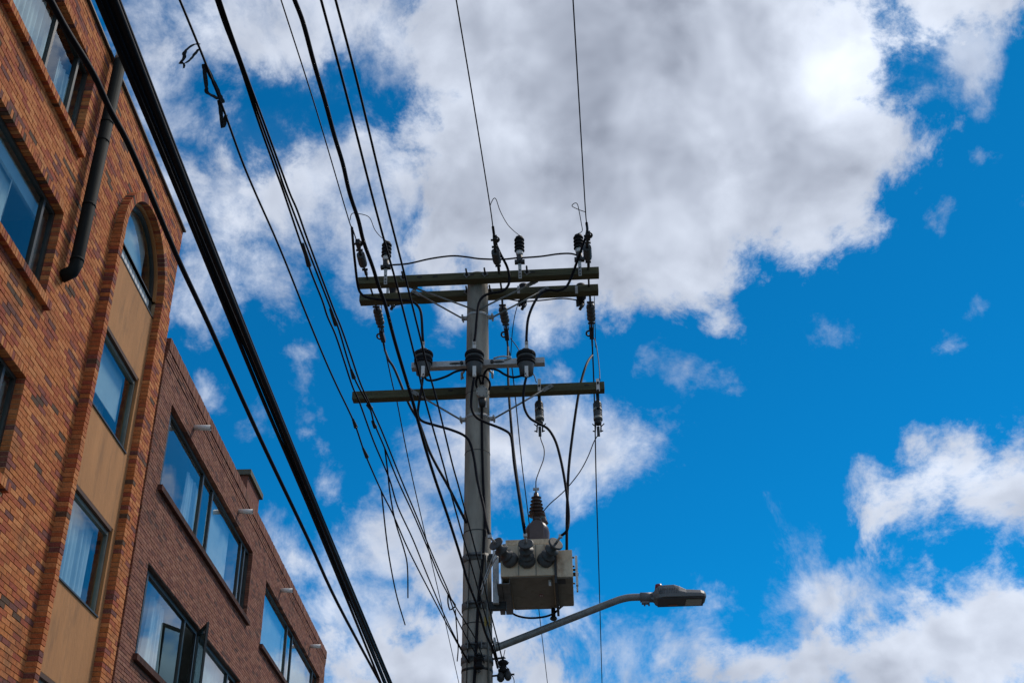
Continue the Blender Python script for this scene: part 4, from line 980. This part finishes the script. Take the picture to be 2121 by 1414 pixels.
wire('loose_cable_end', low2([(797, 928), (803, 975), (808, 1022), (819, 1080), (837, 1138), (844, 1174), (845, 1237)]), .0055, 'shorter loose cable end dangling left of the pole', cat='cable')
wire('loose_cable_end', low2([(943, 1262), (946, 1300), (949, 1340), (947, 1368)]), .0055, 'short dark cable end hanging close to the pole foot', cat='cable')
wire('wire_loop', low2([(928, 1232), (928, 1248), (932, 1262), (939, 1258), (943, 1252), (928, 1232)]), .0065, 'small triangular loop of wire left of the pole', cat='wire', sub=2)
# splice sleeves taped on the telecom wires
for (x0, y0_, x1, y1_), lab in (((627, 505, 640, 550), 'dark splice sleeve where the close telecom cables part'), ((684, 640, 696, 672), 'dark splice sleeve on the telecom cables left of the top arms'), ((731, 868, 737, 884), 'small stub knotted on the tape cable left of the lower arm'), ((760, 838, 769, 846), 'small splice stub just below the left end of the lower arm'), ((771, 872, 777, 884), 'second small splice stub below the left end of the lower arm'), ((727, 765, 733, 782), 'small splice stub above the left end of the lower arm'), ((752, 928, 760, 946), 'taped lump on the tape cable below the lower arm')):
    P = low2([(x0, y0_), ((x0+x1)/2, (y0_+y1_)/2), (x1, y1_)])
    o = MB().tube(P, lambda t: .008+.006*t, 8, 3).build('splice_sleeve', TAPE, loc=P[-1]); tag(o, lab, 'splice', 'splice sleeves on the telecom cables')
# tattered tape
def ribbon(px, w, lab):
    P = cr(low2(px), 4); vs = []; fs = []
    for i, p in enumerate(P):
        ww = w*random.uniform(.75, 1.2); d = V((.6, .35, .5)).normalized()*ww/2; e_ = V((.002, -.002, .002))
        vs += [p-d, p+d, p+d+e_, p-d+e_]
    for i in range(len(P)-1):
        for k in range(4): fs.append((i*4+k, i*4+(k+1) % 4, (i+1)*4+(k+1) % 4, (i+1)*4+k))
    fs += [(0, 1, 2, 3), tuple(range(len(vs)-4, len(vs)))]
    o = MB().add(vs, fs).build('tape_shred', TAPE, loc=P[-1]); tag(o, lab, 'tape', 'shreds of tape on the cable')
ribbon([(411, 93), (404, 92), (392, 99), (382, 109), (381, 121), (374, 131), (383, 132), (394, 124), (403, 113), (411, 103)], .020, 'uppermost open loop of torn tape on the thin cable')
ribbon([(421, 134), (424, 155), (427, 178), (428, 192), (440, 199), (452, 206)], .018, 'middle triangle of torn tape on the thin cable')
ribbon([(424, 134), (436, 158), (450, 188), (458, 205), (462, 214)], .018, 'tape strip lying along the thin cable')
ribbon([(453, 208), (457, 232), (460, 262), (464, 262), (467, 240)], .018, 'lowest hanging shred of torn tape on the thin cable')
ribbon([(380, 132), (381, 138), (380, 142)], .010, 'tiny tape scrap below the uppermost tape loop')

# jumper cables between line wires, insulators and transformer
JG = 'black jumper cables on the pole top'
def vv(px): return [onV(x_, y_, v_) for x_, y_, v_ in px]
def vofz(x_, y_, z): return (onZ(x_, y_, z)-PB).dot(LD)
wire('jumper_cable', vv([(729, 472, vofz(729, 472, ZA)), (732, 510, -.75), (736, 550, -.5), (741, 590, -.3), (748, 608, -.24), (765, 617, -.24), (800, 621, -.26), (845, 622, -.30), (862, 630, -.34), (872, 648, -.38), (875, 690, -.40)]) + [INSB[0][0]], .0145, 'jumper cable looping round the left arm ends to the left bracket insulator', group=JG)
wire('jumper_cable', vv([(1021, 470, vofz(1021, 470, ZA)), (1026, 500, -.75), (1036, 525, -.55), (1050, 552, -.34), (1055, 575, -.28), (1052, 592, -.27), (1040, 603, -.27), (1014, 608, -.27), (1000, 615, -.28), (992, 628, -.30), (988, 655, -.34), (985, 690, -.38)]) + [INSB[1][0]], .0145, 'jumper cable curling across the pole to the middle bracket insulator', group=JG)
wire('jumper_cable', vv([(1215, 462, vofz(1215, 462, ZA)), (1216, 480, -.75), (1206, 512, -.55), (1194, 545, -.38), (1183, 575, -.28), (1172, 595, -.26), (1155, 602, -.26), (1135, 601, -.27), (1118, 610, -.29), (1104, 632, -.32), (1094, 660, -.36), (1091, 690, -.39)]) + [INSB[2][0]], .0145, 'jumper cable sweeping down to the right bracket insulator', group=JG)
wire('jumper_cable', [INSB[0][1]] + vv([(873, 805, -.42), (867, 840, -.42), (866, 860, -.42), (875, 872, -.42), (900, 880, -.42), (935, 890, -.40), (962, 902, -.36), (974, 918, -.33), (982, 950, -.33), (989, 995, -.40), (1002, 1050, -.55), (1008, 1085, -.7)]) + [BT[0]], .0135, 'jumper cable from the left bracket insulator to the left front bushing', group=JG)
wire('jumper_cable', [INSB[1][1]] + vv([(979, 800, -.40), (976, 830, -.38), (978, 850, -.38), (988, 865, -.38), (1010, 876, -.38), (1040, 888, -.40), (1056, 899, -.42), (1061, 920, -.44), (1065, 960, -.50), (1074, 1020, -.62), (1083, 1080, -.78)]) + [BT[1]], .0135, 'jumper cable from the middle bracket insulator to the centre front bushing', group=JG)
wire('jumper_cable', [INSB[2][1]] + vv([(1086, 800, -.40), (1084, 830, -.38), (1088, 850, -.38), (1098, 866, -.38), (1116, 877, -.38), (1135, 888, -.40), (1150, 912, -.44), (1160, 945, -.50), (1169, 990, -.58), (1176, 1040, -.66), (1178, 1075, -.72), (1174, 1098, -.78)]) + [BT[2]], .0135, 'jumper cable from the right bracket insulator to the right front bushing', group=JG)
wire('drop_cable', vv([(1227, 735, vofz(1227, 735, ZA)), (1216, 752, .85), (1205, 785, .6), (1196, 830, .42), (1186, 900, .25), (1178, 970, .1), (1175, 1040, 0), (1174, 1100, -.1), (1174, 1150, -.15)]), .0145, 'thick cable arching from the right bell insulator down to the transformer', group=JG)
wire('drop_cable', [V(E2)] + vv([(1052, 745, .75), (1053, 798, .45), (1058, 872, .05), (1062, 920, -.15), (1069, 980, -.45), (1078, 1040, -.68), (1086, 1092, -.85)]), .0145, 'thick cable from the middle bell insulator down to the centre bushing', group=JG)
wire('drop_cable', [V(E1)] + vv([(805, 745, .8), (818, 766, .6), (847, 836, .3), (868, 874, .12), (888, 930, 0), (905, 965, -.05), (927, 1004, -.1), (950, 1050, -.12), (966, 1082, -.12)]), .0145, 'thick cable from the left bell insulator slanting to the pole side', group=JG)
# ground tie cables between the arresters
ties = [(805, 549), (845, 546), (890, 536), (935, 530), (965, 532), (995, 536), (1040, 537), (1072, 534)]
wire('tie_cable', [onV(x_, y_, -.29) for x_, y_ in ties], .010, 'wavy tie cable from the left arrester to the middle arrester', group='tie cables between the arresters')
wire('tie_cable', [onV(x_, y_, -.29) for x_, y_ in ((1080, 534), (1120, 531), (1155, 526), (1180, 525), (1194, 528))], .010, 'tie cable from the middle arrester to the right arrester', group='tie cables between the arresters')
wire('tie_cable', [onV(x_, y_, .34) for x_, y_ in ((818, 632), (845, 628), (880, 628), (930, 624), (970, 622))], .008, 'tie cable behind the pole from the hidden left arrester', group='tie cables between the arresters')
wire('tie_cable', [onV(x_, y_, .34) for x_, y_ in ((1045, 618), (1083, 624), (1120, 622), (1165, 618), (1200, 622))], .008, 'tie cable under the far top arm between the hidden right arresters', group='tie cables between the arresters')
# thin leads
TLG = 'thin wire leads'
def zz_(px): return [onZ(x_, y_, ZA+.03) for x_, y_ in px]
wire('arrester_lead', zz_([(725, 456), (727, 446), (732, 441.5), (745, 443), (760, 447), (768, 455), (776, 475), (788, 490)]) + [A1[0]], .0042, 'thin lead arching to the left arrester', WIRE, TLG, 'wire')
wire('arrester_lead', zz_([(1015, 427), (1018, 419), (1023, 411), (1028, 414), (1036, 437), (1050, 463), (1064, 478)]) + [A2[0]], .0042, 'thin lead arching to the middle arrester', WIRE, TLG, 'wire')
wire('arrester_lead', zz_([(1212, 439), (1198, 434), (1185, 427), (1190, 421), (1196, 423), (1200, 440), (1204, 462), (1206, 478)]) + [A3[0]], .0042, 'thin curled lead at the right arrester', WIRE, TLG, 'wire')
wire('fuse_lead', [C1] + vv([(1121, 912, .24), (1127, 930, .2), (1126, 950, .12), (1118, 972, .02), (1111, 992, -.06), (1110, 1005, -.1)]) + [ht], .0055, 'thin lead from the inner fuse cutout to the tall brown bushing', WIRE, TLG, 'wire')
wire('fuse_lead', [C2] + vv([(1230, 915, .26), (1218, 945, .24), (1200, 978, .2), (1170, 1015, .16), (1140, 1042, .12), (1124, 1060, .12)]), .0055, 'thin lead slanting from the outer fuse cutout to the transformer', WIRE, TLG, 'wire')
wire('fuse_lead', vv([(1231, 700, vofz(1231, 700, ZA)), (1236, 720, .9), (1241, 760, .6), (1242.5, 788, .3)]), .0055, 'thin lead from the right bell insulator to the outer fuse cutout', WIRE, TLG, 'wire')
wire('fuse_lead', vv([(1057, 700, vofz(1057, 700, ZA)), (1072, 720, 1.0), (1090, 755, .6), (1105, 775, .35), (1111, 792, .2)]), .0055, 'thin lead from the middle bell insulator to the inner fuse cutout', WIRE, TLG, 'wire')
wire('fuse_lead', vv([(1074, 625, .5), (1066, 655, .8), (1061, 690, 1.0), (1058, 735, 1.1)]), .0050, 'thin lead hanging from the far top arm beside the middle bell insulator', WIRE, TLG, 'wire')
wire('fuse_lead', vv([(1231, 614, .4), (1232, 650, .9), (1233, 690, 1.2), (1234, 720, 1.3)]), .0045, 'thin lead hanging from the far top arm beside the right bell insulator', WIRE, TLG, 'wire')
wire('fuse_lead', vv([(790, 632, .4), (791, 660, .75), (795, 700, 1.1), (799, 735, 1.2)]), .0045, 'thin lead hanging from the far top arm beside the left bell insulator', WIRE, TLG, 'wire')
# cables at the bracket arm and junction box
XG = 'short cables round the bracket arm'
wire('box_cable', [INSB[0][1]+UP*.03] + vv([(884, 786, -.36), (900, 787, -.32), (925, 779, -.28), (945, 769, -.26), (968, 766, -.26), (990, 777, -.22), (996, 795, -.22)]), .0125, 'short cable sagging from the left bracket insulator to the junction box', group=XG)
wire('box_cable', [INSB[2][1]+UP*.03] + vv([(1080, 778, -.36), (1062, 781, -.32), (1045, 775, -.28), (1030, 766, -.26), (1012, 764, -.25), (1003, 775, -.22), (1000, 795, -.22)]), .0125, 'short cable sagging from the right bracket insulator to the junction box', group=XG)
wire('box_cable', vv([(984, 778, -.30), (1000, 778, -.27), (1010, 784, -.24), (1015, 795, -.22), (1013, 808, -.2)]), .0115, 'cable loop curling round the right of the junction box', group=XG)
wire('box_cable', vv([(990, 779, -.28), (986, 790, -.25), (987, 800, -.22), (993, 806, -.2)]), .0115, 'cable loop curling round the left of the junction box', group=XG)
wire('box_cable', [oc-UP*.14+LD*.02] + [onshaft(x_, y_, .014) for x_, y_ in ((998, 860), (999, 930), (1001, 1000), (1004, 1060), (1004, 1110))], .0135, 'cable running down the pole front from the junction box', group=XG)
wire('tank_cable', vv([(1054, 1264, .42), (1070, 1274, .42), (1095, 1279, .42), (1125, 1277, .42), (1146, 1270, .42), (1160, 1258, .35), (1180, 1242, .25)]), .0105, 'cable sagging under the transformer bottom', cat='cable')
GW = 'grey wires at the transformer side'
wire('ground_wire', vv([(1030, 1141, -.3), (1020, 1155, -.25), (1012, 1175, -.2), (1003, 1200, -.2), (996, 1220, -.2)]), .006, 'thin pale grey wire from the transformer to the pole, upper one', GALV, GW, 'wire')
wire('ground_wire', vv([(1031, 1152, -.3), (1022, 1164, -.25), (1014, 1182, -.2), (1004, 1208, -.2), (998, 1232, -.2)]), .006, 'thin pale grey wire from the transformer to the pole, lower one', GALV, GW, 'wire')
wire('lamp_wire', vv([(1046, 1345, -.02), (1044, 1355, -.05), (1042, 1365, -.06), (1045, 1373, -.06), (1054, 1371, -.06), (1048, 1378, -.06), (1054, 1386, -.06), (1054, 1392, -.06)]), .0035, 'thin looping wire tail below the lamp arm', WIRE, None, 'wire')
wire('lamp_wire', vv([(1058, 1396, -.06), (1063, 1402, -.06), (1065, 1412, -.06), (1062, 1424, -.06)]), .0035, 'thin curved wire tail right of the round clamp', WIRE, None, 'wire')
